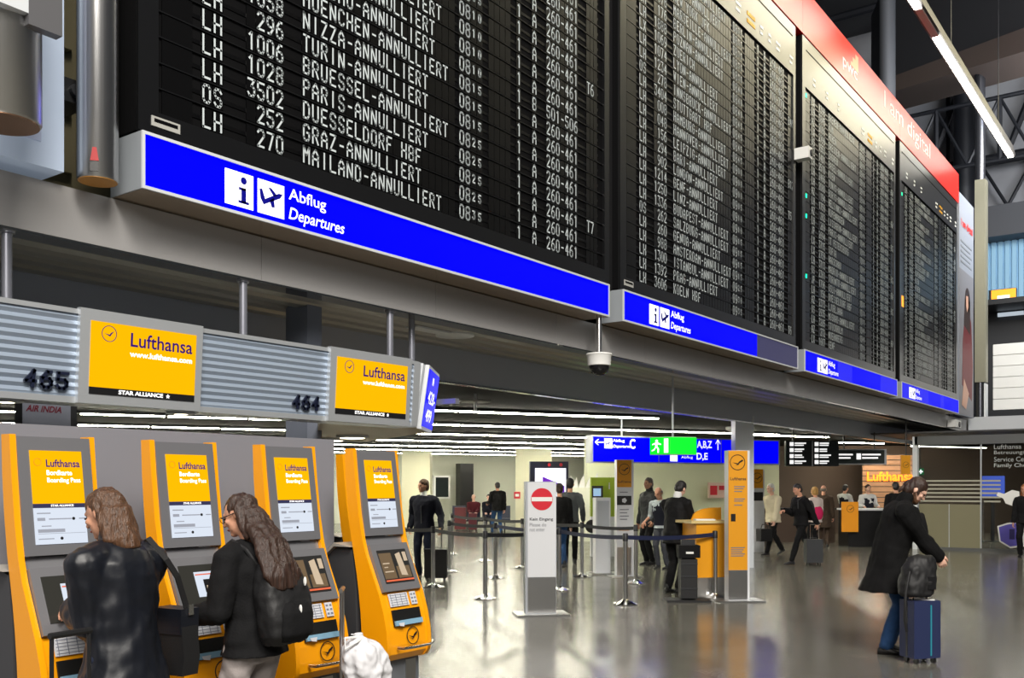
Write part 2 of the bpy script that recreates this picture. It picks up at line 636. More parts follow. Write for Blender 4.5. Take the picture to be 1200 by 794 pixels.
# upper gallery: dark room, blue corrugated wall, slatted parapet
U1 = 42.5
b = MB().bx(44.2, 44.5, 1.5, 8.6, 8.9, 11.9)
blue = mat('pale_blue_corrugated', S(150, 196, 226), 0.5)
for k in range(28):
    yy = 1.5 + k * 0.255
    b.bx(44.08, 44.2, yy, yy + 0.17, 8.9, 11.9)
struct('wall_gallery', b, blue)
struct('trim_8', MB().bx(43.0, 45.4, 1.0, 9.6, 11.75, 13.0), bulk)
struct('trim_9', MB().bx(41.5, 44.05, 0.5, 8.6, 8.75, 8.95), dark)
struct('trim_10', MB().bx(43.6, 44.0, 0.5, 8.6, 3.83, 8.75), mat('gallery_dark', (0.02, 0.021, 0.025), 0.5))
b = MB()
for k in range(6):
    b.bx(36, 36.12, 1.0, 6.1, 4.24 + k * 0.37, 4.24 + k * 0.37 + 0.35)
b.bx(36.05, 36.2, 1.0, 6.1, 4.24, 6.46)
struct('wall_parapet', b, mat('parapet_white', S(222, 222, 220), 0.5))

# glass screen at the right, below the deck
gl = mat('clear_glass', (0.75, 0.8, 0.8), 0.03, trans=1.0)
frost = mat('frosted_glass', S(128, 124, 100), 0.35)
GU = 27.0
b = MB().bx(GU, GU + 0.02, 1.5, 6.35, 0.02, 2.75)
wn = struct('window_2', b, gl)
MB().bx(GU - 0.012, GU - 0.002, 4.87, 6.35, 0.08, 1.2).build('frosted_panel', frost, wn)
b = MB()
for k in range(6):
    z = 1.26 + k * 0.105
    b.bx(GU - 0.012, GU - 0.002, 4.4, 6.35, z, z + 0.045)
b.build('frosted_stripes', mat('stripe_film', S(165, 163, 148), 0.5), wn)
b = MB().bx(GU - 0.08, GU + 0.1, 1.5, 6.45, 2.75, 2.98)
b.bx(GU - 0.03, GU + 0.05, 1.5, 6.35, 0.0, 0.08)
b.build('frame', mat('screen_frame_grey', (0.12, 0.125, 0.125), 0.45, 0.3), wn)
b = MB().bx(GU - 0.02, GU + 0.04, 4.84, 4.87, 0.08, 2.75).bx(GU - 0.02, GU + 0.03, 5.6, 5.62, 0.08, 1.2)
b.build('mullion', alu, wn)
MB().bx(GU - 0.05, GU - 0.02, 4.78, 4.82, 0.3, 1.35).build('pull_handle', chrome, wn)
MB().bx(GU - 0.08, GU + 0.1, 6.38, 6.5, 0.0, 2.98).build('post', alu_white, wn)
# ================================================================ BOARDS
SEG = {  # strokes on a 4 x 6 grid
 'A': ['0,0 0,4 2,6 4,4 4,0', '0,2.5 4,2.5'], 'B': ['0,0 0,6 3,6 4,5 4,4 3,3 0,3', '3,3 4,2 4,1 3,0 0,0'],
 'C': ['4,5 3,6 1,6 0,5 0,1 1,0 3,0 4,1'], 'D': ['0,0 0,6 2.7,6 4,4.7 4,1.3 2.7,0 0,0'], 'E': ['4,6 0,6 0,0 4,0', '0,3 3,3'],
 'F': ['4,6 0,6 0,0', '0,3 3,3'], 'G': ['4,5 3,6 1,6 0,5 0,1 1,0 3,0 4,1 4,3 2.4,3'], 'H': ['0,0 0,6', '4,0 4,6', '0,3 4,3'],
 'I': ['2,0 2,6'], 'J': ['4,6 4,1 3,0 1,0 0,1'], 'K': ['0,0 0,6', '4,6 0,2.4', '1.3,3.6 4,0'], 'L': ['0,6 0,0 4,0'],
 'M': ['0,0 0,6 2,3 4,6 4,0'], 'N': ['0,0 0,6 4,0 4,6'], 'O': ['1,0 3,0 4,1 4,5 3,6 1,6 0,5 0,1 1,0'],
 'P': ['0,0 0,6 3,6 4,5 4,4 3,3 0,3'], 'Q': ['1,0 3,0 4,1 4,5 3,6 1,6 0,5 0,1 1,0', '2.5,1.5 4,0'],
 'R': ['0,0 0,6 3,6 4,5 4,4 3,3 0,3', '2,3 4,0'], 'S': ['4,5 3,6 1,6 0,5 0,4 1,3 3,3 4,2 4,1 3,0 1,0 0,1'],
 'T': ['0,6 4,6', '2,6 2,0'], 'U': ['0,6 0,1 1,0 3,0 4,1 4,6'], 'V': ['0,6 2,0 4,6'], 'W': ['0,6 1,0 2,4 3,0 4,6'],
 'X': ['0,0 4,6', '0,6 4,0'], 'Y': ['0,6 2,3 4,6', '2,3 2,0'], 'Z': ['0,6 4,6 0,0 4,0'], '-': ['1,3 3.4,3'],
 '0': ['1,0 3,0 4,1 4,5 3,6 1,6 0,5 0,1 1,0'], '1': ['0.8,5 2.2,6 2.2,0'], '2': ['0,5 1,6 3,6 4,5 4,4 0,0 4,0'],
 '3': ['0,6 4,6 2,3.6 3,3.6 4,2.6 4,1 3,0 1,0 0,1'], '4': ['3,0 3,6 0,2 4,2'], '5': ['4,6 0,6 0,3.4 3,3.4 4,2.6 4,1 3,0 1,0 0,1'],
 '6': ['3.4,6 2,6 0,3.6 0,1 1,0 3,0 4,1 4,2.4 3,3.4 0.4,3.4'], '7': ['0,6 4,6 1.4,0'],
 '8': ['1,3.2 0,4.2 0,5 1,6 3,6 4,5 4,4.2 3,3.2 1,3.2 0,2.2 0,1 1,0 3,0 4,1 4,2.2 3,3.2'],
 '9': ['0.6,0 2,0 4,2.4 4,5 3,6 1,6 0,5 0,3.6 1,2.6 3.6,2.6'],
}
SEG = {k: [[tuple(float(q) for q in p.split(',')) for p in s.split()] for s in v] for k, v in SEG.items()}


def strokes(mb, ch, x, z, wd, ht, y, t):
    """single-line block letter in the XZ plane facing -Y"""
    for line in SEG.get(ch, []):
        for (ax, az), (bx_, bz) in zip(line, line[1:]):
            p = Vector((x + ax / 4 * wd, z + az / 6 * ht))
            q = Vector((x + bx_ / 4 * wd, z + bz / 6 * ht))
            d = (q - p)
            if d.length < 1e-6:
                continue
            d.normalize()
            n = Vector((-d.y, d.x)) * (t / 2)
            p, q = p - d * t * 0.42, q + d * t * 0.42
            v = [mb.bm.verts.new((a.x, y, a.y)) for a in (p - n, q - n, q + n, p + n)]
            mb.bm.faces.new(v)


PITCH, ROWZ0, NROW = 0.1835, 4.33, 25
AN = '-ANNULLIERT'
B1 = [('LH', '270', 'MAILAND' + AN, '0835', 'A', '260-461', ''), ('OS', '252', 'GRAZ' + AN, '0825', 'A', '260-461', ''),
      ('LH', '3502', 'DUESSELDORF HBF', '0825', 'A', '260-461', 'T7'), ('LH', '1028', 'PARIS' + AN, '0825', 'A', '260-461', ''),
      ('LH', '1006', 'BRUESSEL' + AN, '0825', 'A', '260-461', ''), ('LH', '296', 'TURIN' + AN, '0815', 'A', '260-461', ''),
      ('LH', '1058', 'NIZZA' + AN, '0815', 'A', '260-461', ''), ('LH', '098', 'MUENCHEN' + AN, '0815', 'A', '260-461', ''),
      ('LH', '338', 'BILBAO' + AN, '0810', 'B', '501-506', ''), ('LH', '178', 'BERLIN' + AN, '0810', 'A', '260-461', ''),
      ('LH', '006', 'HAMBURG' + AN, '0810', 'A', '260-461', ''), ('LH', '3400', 'STUTTGART HBF', '0810', 'A', '260-461', 'T6')]
B2 = [('LH', '3606', 'KOELN HBF', '0935', 'A', '260-461', 'T6'), ('LH', '1392', 'PRAG' + AN, '0930', 'A', '260-461', ''),
      ('LH', '1300', 'ISTANBUL' + AN, '0925', 'A', '260-461', ''), ('LH', '988', 'AMSTERDAM' + AN, '0915', 'A', '260-461', ''),
      ('LH', '260', 'GENUA' + AN, '0915', 'A', '260-461', ''), ('OS', '262', 'SALZBURG' + AN, '0915', 'A', '260-461', ''),
      ('LH', '1336', 'BUDAPEST' + AN, '0915', 'A', '260-461', ''), ('LH', '1250', 'LINZ' + AN, '0910', 'A', '260-461', ''),
      ('LH', '1214', 'GENF' + AN, '0910', 'A', '260-461', ''), ('LH', '902', 'LONDON' + AN, '0905', 'A', '260-461', ''),
      ('LH', '294', 'BARI' + AN, '0900', 'A', '260-461', ''), ('LH', '156', 'LEIPZIG' + AN, '0900', 'A', '260-461', 'T5'),
      ('LH', '048', 'HANNOVER' + AN, '0900', 'A', '260-461', ''), ('LH', '008', 'HAMBURG' + AN, '0845', 'A', '260-461', ''),
      ('LH', '3404', 'STUTTGART HBF', '0845', 'A', '260-461', 'B12'), ('OS', '278', 'INNSBRUCK' + AN, '0845', 'A', '260-461', ''),
      ('LH', '1234', 'WIEN' + AN, '0845', 'A', '260-461', ''), ('LH', '1074', 'LYON' + AN, '0840', 'A', '260-461', ''),
      ('LX', '1069', 'ZUERICH', '0840', 'A', '260-461', ''), ('LH', '1888', 'POZNAN' + AN, '0840', 'A', '260-461', ''),
      ('LH', '176', 'BERLIN' + AN, '0835', 'A', '260-461', 'B46'), ('LH', '078', 'MARSEILLE' + AN, '0835', 'C', '710-770', ''),
      ('LH', '084', 'NEW YORK JFK', '0835', 'A', '260-461', ''), ('LH', '066', 'KOELN' + AN, '0835', 'A', '260-461', ''),
      ('LH', '010', 'DRESDEN' + AN, '0835', 'A', '260-461', '')]
NAMES = ['BORIS', 'LJUBLJANA', 'TUNIS', 'PARIS', 'DRESDEN', 'DUESSELDORF HBF', 'GENF', 'BREMEN', 'LISSABON', 'MADRID', 'TORONTO',
         'ZAGREB', 'ST PETERSBURG', 'WARSCHAU', 'MOSKAU', 'KIEW', 'NUERNBERG', 'ATHEN', 'ROM', 'BASEL', 'OSLO', 'KOPENHAGEN',
         'STOCKHOLM', 'HELSINKI', 'SOFIA']


def gen(seed, hour):
    r = random.Random(seed)
    nm = NAMES[:]
    r.shuffle(nm)
    out = []
    for k in range(NROW):
        n = nm[k]
        if len(n) <= 8 and r.random() < 0.72:
            n += AN
        out.append((r.choice(['LH', 'LH', 'LH', 'OS', 'LX', 'JP', 'AZ']), str(r.randint(10, 3999)).zfill(3), n,
                    '%02d%02d' % (hour - (k > 14), (55 - 5 * (k % 11)) % 60), r.choice('AAAAAB'), r.choice(['260-461', '260-461', '501-506']),
                    r.choice(['', '', '', '', 'B12', 'A24'])))
    return out


ROWS = [B1, B2, gen(3, 10), gen(5, 11)]
while len(ROWS[0]) < NROW:
    ROWS[0].append(('LH', str(100 + 37 * len(ROWS[0])), ['DRESDEN', 'ZUERICH', 'WIEN', 'PRAG', 'KOELN'][len(ROWS[0]) % 5] + AN, '0805', 'A', '260-461', ''))
COLS = [('code', 0.545, 2, 0.1), ('num', 0.955, 4, 0.0935), ('dest', 1.518, 20, 0.0985), ('time', 3.545, 4, 0.097), ('gap', 4.03, 4, 0.097),
        ('term', 4.52, 1, 0.09), ('hall', 4.81, 1, 0.09), ('desk', 5.085, 7, 0.0955), ('track', 5.94, 3, 0.085)]
GREEN = {1: [22], 2: [24, 14, 12, 6], 3: [23]}
led = mat('green_led', (0.0, 0.5, 0.2), 0.4, emit=2.2, ecol=(0.0, 1.0, 0.42))
amber = mat('amber_led', (0.8, 0.3, 0.0), 0.4, emit=1.3, ecol=(1.0, 0.36, 0.02))
plate_m = mat('maker_plate', S(170, 170, 165), 0.4)
BF = 6.05
BU = [3.874, 10.572, 17.173, 23.823]
BW = [6.43, 6.25, 6.26, 6.24]
WHERE = ['large black split-flap board nearest the camera, with the biggest letters, above the longest blue sign',
         'second black split-flap board from the left, its top edge brightly lit',
         'third black split-flap board, between the small white board camera and the narrow last board',
         'narrowest looking black split-flap board, last of the row beside the portrait poster']


def board(i):
    u0, wd = BU[i], BW[i]
    R = thing('departure_board', WHERE[i], 'departure board', (u0, BF, 4.17), 0, 'split-flap departure boards')
    lz = 4.17
    MB().bx(0, wd, 0.021, 0.40, 0.0, 9.84 - lz).build('housing', mat('board_housing_matt', (0.003, 0.003, 0.0035), 0.8, spec=0.1), R)
    b = MB()
    fr = 0.16
    for q in ((0, fr, 0.0, 9.84 - lz), (wd - fr * 0.7, wd, 0, 9.84 - lz), (fr, wd - fr * 0.7, 0, ROWZ0 - lz), (fr, wd - fr * 0.7, 8.95 - lz, 9.84 - lz)):
        b.bx(q[0], q[1], -0.012, 0.02, q[2], q[3])
    b.build('casing', flapface, R)
    MB().bx(fr + 0.04, wd - 0.15, -0.022, -0.012, 9.62 - lz, 9.635 - lz).build('seam', flapcell, R)
    for k in range(NROW):
        z0 = ROWZ0 + k * PITCH - lz
        row = ROWS[i][k]
        b = MB()
        b.bx(0.2, 0.45, 0.008, 0.019, z0 + 0.008, z0 + PITCH - 0.012)
        for nm, x, n, p in COLS:
            for j in range(n):
                b.bx(x + j * p - 0.014, x + j * p + p - 0.022, 0.008, 0.019, z0 + 0.012, z0 + PITCH - 0.016)
        b.bx(0.2, 6.2, 0.014, 0.0195, z0 + 0.07, z0 + 0.10)
        o = b.build('flap_row', flapcell, R)
        MB().bx(fr, wd - fr * 0.7, 0.004, 0.019, z0 - 0.005, z0 + 0.005).build('row_divider', flapface, o)
        t = MB()
        code, num, dest, tm, hall, desk, trk = row
        H_, W_, TH = 0.128, 0.058, 0.0165
        zz = z0 + 0.026
        for nm, x, n, p in COLS:
            s = {'code': code, 'num': num.rjust(4), 'dest': dest, 'time': tm, 'gap': '', 'term': '1', 'hall': hall, 'desk': desk, 'track': trk}[nm]
            for j, ch in enumerate(s[:n]):
                if nm == 'time' and j > 1:
                    strokes(t, ch, x + j * p + 0.008, zz + 0.03, W_ * 0.62, H_ * 0.6, 0.005, TH * 0.9)
                else:
                    strokes(t, ch, x + j * p, zz, W_, H_, 0.005, TH)
        t.build('row_lettering', flapchar, o)
        if k in GREEN.get(i, []):
            MB().box((0.25, 0.004, z0 + 0.09), (0.05, 0.012, 0.07)).build('status_light', led, o)
        if i == 3 and k == 9:
            MB().box((0.3, 0.004, z0 + 0.11), (0.2, 0.012, 0.26)).build('status_light', amber, o)
    # header marks above the columns
    b = MB()
    for x, s in ((0.56, 1), (1.3, .8), (2.0, .7), (3.6, 1.3), (4.6, .8), (4.95, .8), (5.3, 1.2), (5.95, 1.0)):
        b.bx(x, x + 0.16 * s, -0.018, -0.012, 9.2 - lz, 9.245 - lz)
        b.bx(x, x + 0.13 * s, -0.018, -0.012, 9.1 - lz, 9.145 - lz)
    b.build('header_lettering', offwhite, R)
    b = MB()
    b.bx(4.05, 4.38, -0.018, -0.012, 9.2 - lz, 9.26 - lz).bx(4.05, 4.38, -0.018, -0.012, 9.08 - lz, 9.14 - lz)
    b.build('header_lettering', mat('header_yellow', S(230, 170, 30), 0.5), R)
    if i < 2:
        pl = MB().bx(0.1, 0.33, -0.02, -0.012, 0.055, 0.125).build('maker_plate', plate_m, R)
        MB().bx(0.12, 0.31, -0.022, -0.02, 0.085, 0.11).build('lettering', flapcell, pl)
    # upright post that closes the gap to the next board
    if i < 3:
        MB().bx(wd + 0.004, BU[i + 1] - u0 - 0.004, 0.1, 0.36, 0.0, 9.84 - lz).build('post', black, R)
    return R


for i in range(4):
    board(i)

# blue sign boxes under the boards
SU1 = [10.233, 16.821, 23.43, 30.067]
SL = ['long blue departures sign under the nearest split-flap board', 'blue departures sign under the second board, its right quarter unlit',
      'blue departures sign under the third board', 'short looking blue departures sign at the far right end of the row']


def plane_icon(cx, cy, s):
    P = lambda pts: [(cx + x * s, cy + y * s) for x, y in pts]
    return [P([(-0.42, -0.06), (-0.3, -0.24), (0.36, 0.1), (0.46, 0.24), (0.3, 0.24), (-0.26, -0.06)]),
            P([(-0.46, 0.22), (-0.36, 0.24), (-0.24, -0.06), (-0.42, -0.06)]),
            P([(-0.12, 0.34), (0.0, 0.34), (0.24, 0.16), (0.1, 0.1)]),
            P([(-0.06, -0.06), (0.1, 0.06), (0.14, -0.24), (0.02, -0.26)])]


def departures_sign(i):
    u0, u1 = BU[i], SU1[i]
    wd = u1 - u0
    R = thing('departures_sign', SL[i], 'sign', (u0, 6.0, 3.753), 0, 'blue departures signs under the boards')
    h = 0.4
    MB().bx(0, wd, 0.004, 0.38, 0, h).build('casing', mat('sign_casing_grey', S(160, 166, 172), 0.4, 0.2), R)
    MB().bx(0.01, wd - 0.01, 0.01, 0.375, -0.003, 0.0).build('underside', mat('sign_underside_gloss', S(196, 176, 152), 0.22, 0.7), R)
    b = MB()
    e = 0.022
    for q in ((0, wd, 0, e), (0, wd, h - e, h), (0, e, e, h - e), (wd - e, wd, e, h - e)):
        b.bx(q[0], q[1], -0.012, 0.004, q[2], q[3])
    b.build('frame', alu_white, R)
    cut = [(0, 1, sign_blue)]
    if i == 1:
        cut = [(0, 0.70, sign_blue), (0.70, 1, sign_dead)]
    if i == 2:
        cut = [(0, .3, sign_blue), (.3, .45, sign_blue_b), (.45, .78, sign_blue), (.78, 1, sign_blue_b)]
    if i == 3:
        cut = [(0, .42, sign_blue_b), (.42, .64, sign_blue), (.64, .7, sign_blue_b), (.7, 1, sign_blue)]
    for a, c_, m in cut:
        MB().bx(e + (wd - 2 * e) * a, e + (wd - 2 * e) * c_, -0.004, 0.003, e, h - e).build('face_panel', m, R)
    M = FACE @ T(0, 0, 0)
    sq = 0.262
    z0 = 0.06
    flat(M, [rect(0.69, 0.69 + sq, z0, z0 + sq), rect(0.995, 0.995 + sq, z0, z0 + sq)], 'pictogram', sign_white, R, 0.009, 0.003)
    ii = 0.69 + sq / 2 + 0.04
    b = MB()
    for p in (disc(ii, z0 + 0.205, 0.028, 16), rect(ii - 0.045, ii + 0.022, z0 + 0.13, z0 + 0.15), rect(ii - 0.022, ii + 0.022, z0 + 0.035, z0 + 0.15),
              rect(ii - 0.05, ii + 0.05, z0 + 0.03, z0 + 0.05)):
        b.prism(p, 0.009, 0.0105, 'xy', M)
    for p in plane_icon(0.995 + sq / 2, z0 + sq / 2, 0.25):
        b.prism(p, 0.009, 0.0105, 'xy', M)
    b.build('pictogram_symbol', sign_ink_blue, R)
    lettering([('Abflug', M @ T(1.305, z0 + 0.145, 0), dict(width=0.40, height=0.12, bold=0.008, depth=0.008)),
               ('Departures', M @ T(1.305, z0 - 0.012, 0), dict(width=0.61, height=0.125, bold=0.008, shear=0.22, depth=0.008))], sign_white, R)
    return R


for i in range(4):
    departures_sign(i)

# red advertising banner above the boards
red = mat('banner_red', S(238, 30, 14), 0.34)
R = thing('advertising_banner', 'long red advertising banner along the top of the boards with white lettering', 'banner', (3.8, 6.03, 9.87))
b = MB()
for k in range(4):
    a = BU[k] - 3.8
    e = (BU[k + 1] if k < 3 else 30.25) - 3.8
    b.bx(a + 0.004, e - 0.004, 0, 0.3, 0, 0.84)
b.build('panel', red, R)
M = FACE
xx = lambda px: on_plane_y(px, 6.03) - 3.8
lettering([('I am digital', M @ T(xx(1036), 0.22, 0), dict(width=xx(1090) - xx(1036), height=0.5, bold=0.0, depth=0.004))], offwhite, R)
lettering([('pwc', M @ T(xx(987.5), 0.15, 0), dict(width=xx(1004.5) - xx(987.5), height=0.25, bold=0.012, depth=0.004))], offwhite, R)
a = xx(997)
flat(M, [rect(a, a + 0.12, 0.42, 0.5), rect(a + 0.12, a + 0.3, 0.42, 0.62), rect(a + 0.3, a + 0.5, 0.42, 0.74)], 'emblem',
     mat('emblem_sand', S(226, 190, 150), 0.5), R, 0.004)

# line lamp hanging in front of the boards
R = thing('line_lamp', 'long hanging fluorescent line lamp slanting across the top right corner', 'lamp', (10, 4.95, 11.5))
MB().prism([(-0.12, 0.02), (0.12, 0.02), (0.07, 0.3), (-0.07, 0.3)], 0, 22.1, 'yz').build('housing', mat('lamp_housing_grey', (0.03, 0.028, 0.03), 0.5), R)
on = mat('line_lamp_tube', (1, 1, 1), 0.3, emit=24, ecol=(1.0, 0.95, 0.84))
off = mat('line_lamp_tube_unlit', (0.45, 0.36, 0.34), 0.3)
u = 0.05
k = 0
while u < 22:
    dead = 9.6 < u < 12.5
    MB().bx(u, min(u + 1.5, 22.05), -0.07, 0.07, -0.02, 0.02).build('tube', off if dead else on, R)
    u += 1.56
for q in (2, 8, 14, 20):
    MB().tube([(q, 0, 0.3), (q, 0, 11)], 0.012, 6).build('suspension_rod', dark, R)

# steel cylinders and lit panel at the far left
R = thing('steel_tube', 'tall brushed steel tube standing left of the nearest split-flap board', 'pipe')
x = on_plane_y(114.5, 6.18)
R.location = (x, 6.18, 3.775)
MB().lathe([(0.128, 0), (0.134, 0.012), (0.134, 5.0)], seg=40).build('tube', steel, R, smooth=True)
MB().lathe([(0.126, -0.004), (0.126, 0.012)], seg=40).build('end_cap', mat('amber_cap', S(196, 138, 62), 0.4), R, smooth=True)  # yellow light on the disc from below is put into its colour
a = math.radians(-128)
M = T(0.134 * math.cos(a), 0.134 * math.sin(a), 0) @ Matrix.Rotation(a + PI / 2, 4, 'Z') @ FACE
flat(M, [[(-0.03, 0.1), (0.025, 0.1), (0.01, 0.19), (-0.015, 0.19)]], 'sticker', mat('sticker_red', S(170, 22, 26), 0.5), R, 0.004, 0.004)
flat(M, [[(-0.03, 0.03), (0.02, 0.03), (0.02, 0.09), (-0.03, 0.09)]], 'sticker', sign_black, R, 0.004, 0.004)
R = thing('steel_cylinder_lamp', 'wide brushed steel cylinder in the top left corner in front of the lit panel', 'lamp')
x = on_plane_y(3, 5.75)
R.location = (x, 5.75, 3.82)
MB().lathe([(0.20, 0), (0.21, 0.012), (0.21, 5.0)], seg=44).build('tube', steel, R, smooth=True)
MB().lathe([(0.198, -0.004), (0.198, 0.014)], seg=44).build('end_cap', mat('amber_cap_dark', S(150, 112, 84), 0.25, 0.6), R, smooth=True)
MB().bx(0.02, 0.22, -0.26, -0.19, 0.52, 1.6).build('bracket', mat('bracket_grey', (0.16, 0.16, 0.17), 0.4, 0.4), R)
MB().bx(-0.15, 0.02, -0.26, -0.2, 0.58, 1.6).build('bracket', alu_white, R)
R = thing('lit_panel', 'pale blue lit panel with an inner border at the top left edge', 'panel', (0.6, 6.25, 3.8))
u1 = on_plane_y(75, 6.25) - 0.6
MB().bx(0, u1, 0, 0.3, 0, 5).build('casing', mat('panel_blue', S(186, 200, 222), 0.5, emit=0.15, ecol=(0.6, 0.72, 0.9)), R)
MB().bx(0.2, u1 - 0.16, -0.01, 0, 0.16, 4.8).build('face_panel', mat('panel_lilac', S(170, 180, 206), 0.5, emit=0.12, ecol=(0.6, 0.68, 0.9)), R)
R = thing('projector', 'small black projector fixed between the lit panel and the steel tube', 'projector')
x = on_plane_y(86, 6.35)
R.location = (x, 6.45, 4.32)
MB().bx(-0.09, 0.1, -0.12, 0.2, 0, 0.16).build('body', black, R, bevel=0.01)
MB().tube([(0, -0.16, 0.08), (0, -0.1, 0.08)], 0.045, 14).build('lens', dark, R)
MB().bx(-0.06, 0.06, 0.0, 0.74, 0.16, 0.2).build('bracket', dark, R)

# poster and post at the right end
R = thing('portrait_poster', 'tall poster of a woman in a dark red dress right of the last board', 'poster', (30.42, 6.05, 3.76))
pw = 2.05
MB().bx(0.2, pw - 0.2, 0.1, 1.16, 5.2, 5.4).bx(0.2, pw - 0.2, 0.1, 1.16, 1.0, 1.2).build('mount', dark, R)
MB().bx(0, pw, 0, 0.12, 0, 6.5).build('panel', mat('poster_grey', S(150, 156, 170), 0.5), R)
flat(FACE, [rect(0.02, pw - .02, 0.02, 4.3)], 'print_ground', mat('poster_shade', S(132, 132, 140), 0.5), R, 0.004)
flat(FACE, [[(0.35, 0.9), (1.75, 0.5), (1.9, 1.6), (1.65, 2.9), (1.3, 3.2), (0.75, 3.0), (0.45, 2.2)]], 'print_dress', mat('poster_red', S(112, 30, 36), 0.5), R, 0.008)
flat(FACE, [disc(1.12, 3.5, 0.36), [(0.75, 3.5), (0.6, 2.7), (1.5, 2.5), (1.5, 3.5)]], 'print_hair', mat('poster_hair', S(52, 34, 30), 0.5), R, 0.010)
flat(FACE, [[(0.9, 3.6), (1.2, 3.62), (1.25, 3.3), (1.05, 3.12), (0.9, 3.3)]], 'print_face', mat('poster_skin', S(216, 168, 146), 0.5), R, 0.012)
flat(FACE, [[(0.3, 0.3), (0.9, 0.2), (1.3, 0.7), (0.6, 1.1)]], 'print_hand', mat('poster_skin', S(216, 168, 146), 0.5), R, 0.014)
lettering([('I am digital', FACE @ T(0.25, 5.5, 0), dict(width=1.6, height=0.3, bold=0.02, depth=0.012))], red, R)
b = MB()
for k in range(5):
    b.bx(0.2, 1.75 - (k % 2) * 0.2, -0.008, 0, 5.1 - k * 0.15, 5.15 - k * 0.15)
b.build('print_text', mat('poster_text', S(130, 134, 142), 0.5), R)
x = on_plane_y(1148.5, 6.2)
R = thing('gallery_post', 'slim steel post with a pale square sleeve right of the portrait poster', 'post', (x, 6.2, 3.83))
MB().lathe([(0.16, 0), (0.16, 12.5)], seg=20).build('post', mat('post_steel_dark', S(92, 94, 102), 0.25, 0.8), R, smooth=True)
MB().bx(-0.12, 0.2, -0.2, -0.16, 1.2, 7.75).bx(-0.22, -0.16, -0.18, 0.12, 1.2, 7.75).build('sleeve', mat('sleeve_pale', S(140, 138, 122), 0.45, 0.3, bump=.2, bscale=12), R)
MB().bx(-0.2, 0.2, -0.2, -0.15, 0.0, 1.15).build('base_cover', alu_white, R)

# surveillance cameras
x = on_plane_y(702, 6.07)
R = thing('dome_camera', 'white dome surveillance camera with black bubble hanging under the blue sign', 'camera', (x, 6.07, 3.385))
MB().tube([(0, 0, -0.10), (0, 0, 0.39)], 0.034, 12).build('pipe', steel, R, smooth=True)
MB().lathe([(0.05, -0.07), (0.15, -0.085), (0.165, -0.10), (0.15, -0.12), (0.14, -0.23), (0.12, -0.24)], seg=28).build('housing', white_paint, R, smooth=True)
MB().lathe([(0.125, -0.235), (0.12, -0.27), (0.1, -0.315), (0.06, -0.345), (0.01, -0.355)], seg=28).build('dome', mat('dome_black', (0.01, 0.01, 0.012), 0.06), R, smooth=True)
x = on_plane_y(941.5, 5.9)
R = thing('board_camera', 'small white camera fixed to the dark gap between second and third boards', 'camera', (x, 5.9, zat(190, 17.5)))
MB().box((0, 0, 0), (0.2, 0.26, 0.2)).build('housing', white_paint, R, bevel=0.04)
MB().tube([(0.02, -0.13, 0), (0.02, -0.16, 0)], 0.06, 16).build('lens', dark, R)
MB().tube([(-0.02, 0.1, 0), (-0.02, 0.32, 0)], 0.035, 10).build('bracket', dark, R)
R = thing('beam_camera', 'white camera housing at the far right end of the grey beam', 'camera', (30.6, 6.22, 3.5))
MB().box((0, 0, 0), (0.75, 0.22, 0.22)).build('housing', white_paint, R, bevel=0.05)
MB().tube([(0.1, -0.10, -0.02), (0.1, -0.14, -0.02)], 0.08, 14).build('lens', black, R)
MB().bx(-0.05, 0.05, 0, 0.13, -0.05, 0.12).build('bracket', dark, R)
# smoke detector under the soffit
x = on_plane_y(533, 6.9)
R = thing('ceiling_spot', 'flat round fitting under the ribbed soffit above the corner gate sign', 'ceiling light', (x, 6.9, 3.385))
MB().lathe([(0.22, 0.0), (0.22, -0.015), (0.12, -0.03), (0.02, -0.032)], seg=28).build('disc', alu_white, R, smooth=True)
MB().bx(-0.75, -0.2, -0.1, 0.06, -0.02, 0.0).build('strip', alu_white, R)
# ================================================================ CHECK-IN CANOPY
corr = mat('corrugated_grey', S(158, 172, 190), 0.4, 0.3)
TILT = 0.07                                       # outward lean of the front per metre of height


def band_front(z):                               # y of the band front at height z above its bottom
    return -0.02 - TILT * z


R = thing('check_in_canopy', 'grey corrugated canopy band over the check-in machines', 'canopy', (0, 5.82, 2.225))
prof = []
n = 11
for k in range(n * 2 + 1):
    z = 0.02 + 0.53 * k / (n * 2)
    prof.append((band_front(z) - (0.012 if k % 2 else 0.0), z))
prof += [(0.2, 0.55), (0.2, 0.02)]
MB().prism(prof, -3, 6.42, 'yz').build('corrugated_panel', corr, R)
b = MB().prism([(band_front(0) - 0.015, -0.01), (0.22, -0.01), (0.22, 0.03), (band_front(0.03) - 0.015, 0.03)], -3, 6.46, 'yz')
b.prism([(band_front(0.55) - 0.02, 0.545), (0.22, 0.545), (0.22, 0.575), (band_front(0.57) - 0.02, 0.575)], -3, 6.46, 'yz')
b.prism([(band_front(0) - 0.02, 0.0), (0.22, 0.0), (0.22, 0.57), (band_front(0.57) - 0.02, 0.57)], 6.40, 6.48, 'yz')
b.build('edge_rail', alu, R)
# deep end of the canopy with its underside
under = mat('canopy_underside', S(186, 168, 138), 0.45)
MB().prism([(5.35, 0.0), (6.48, 0.0), (7.23, 0.5), (8.3, 2.4), (7.5, 2.4)], -0.005, 0.05, 'xy').build('underside', under, R)
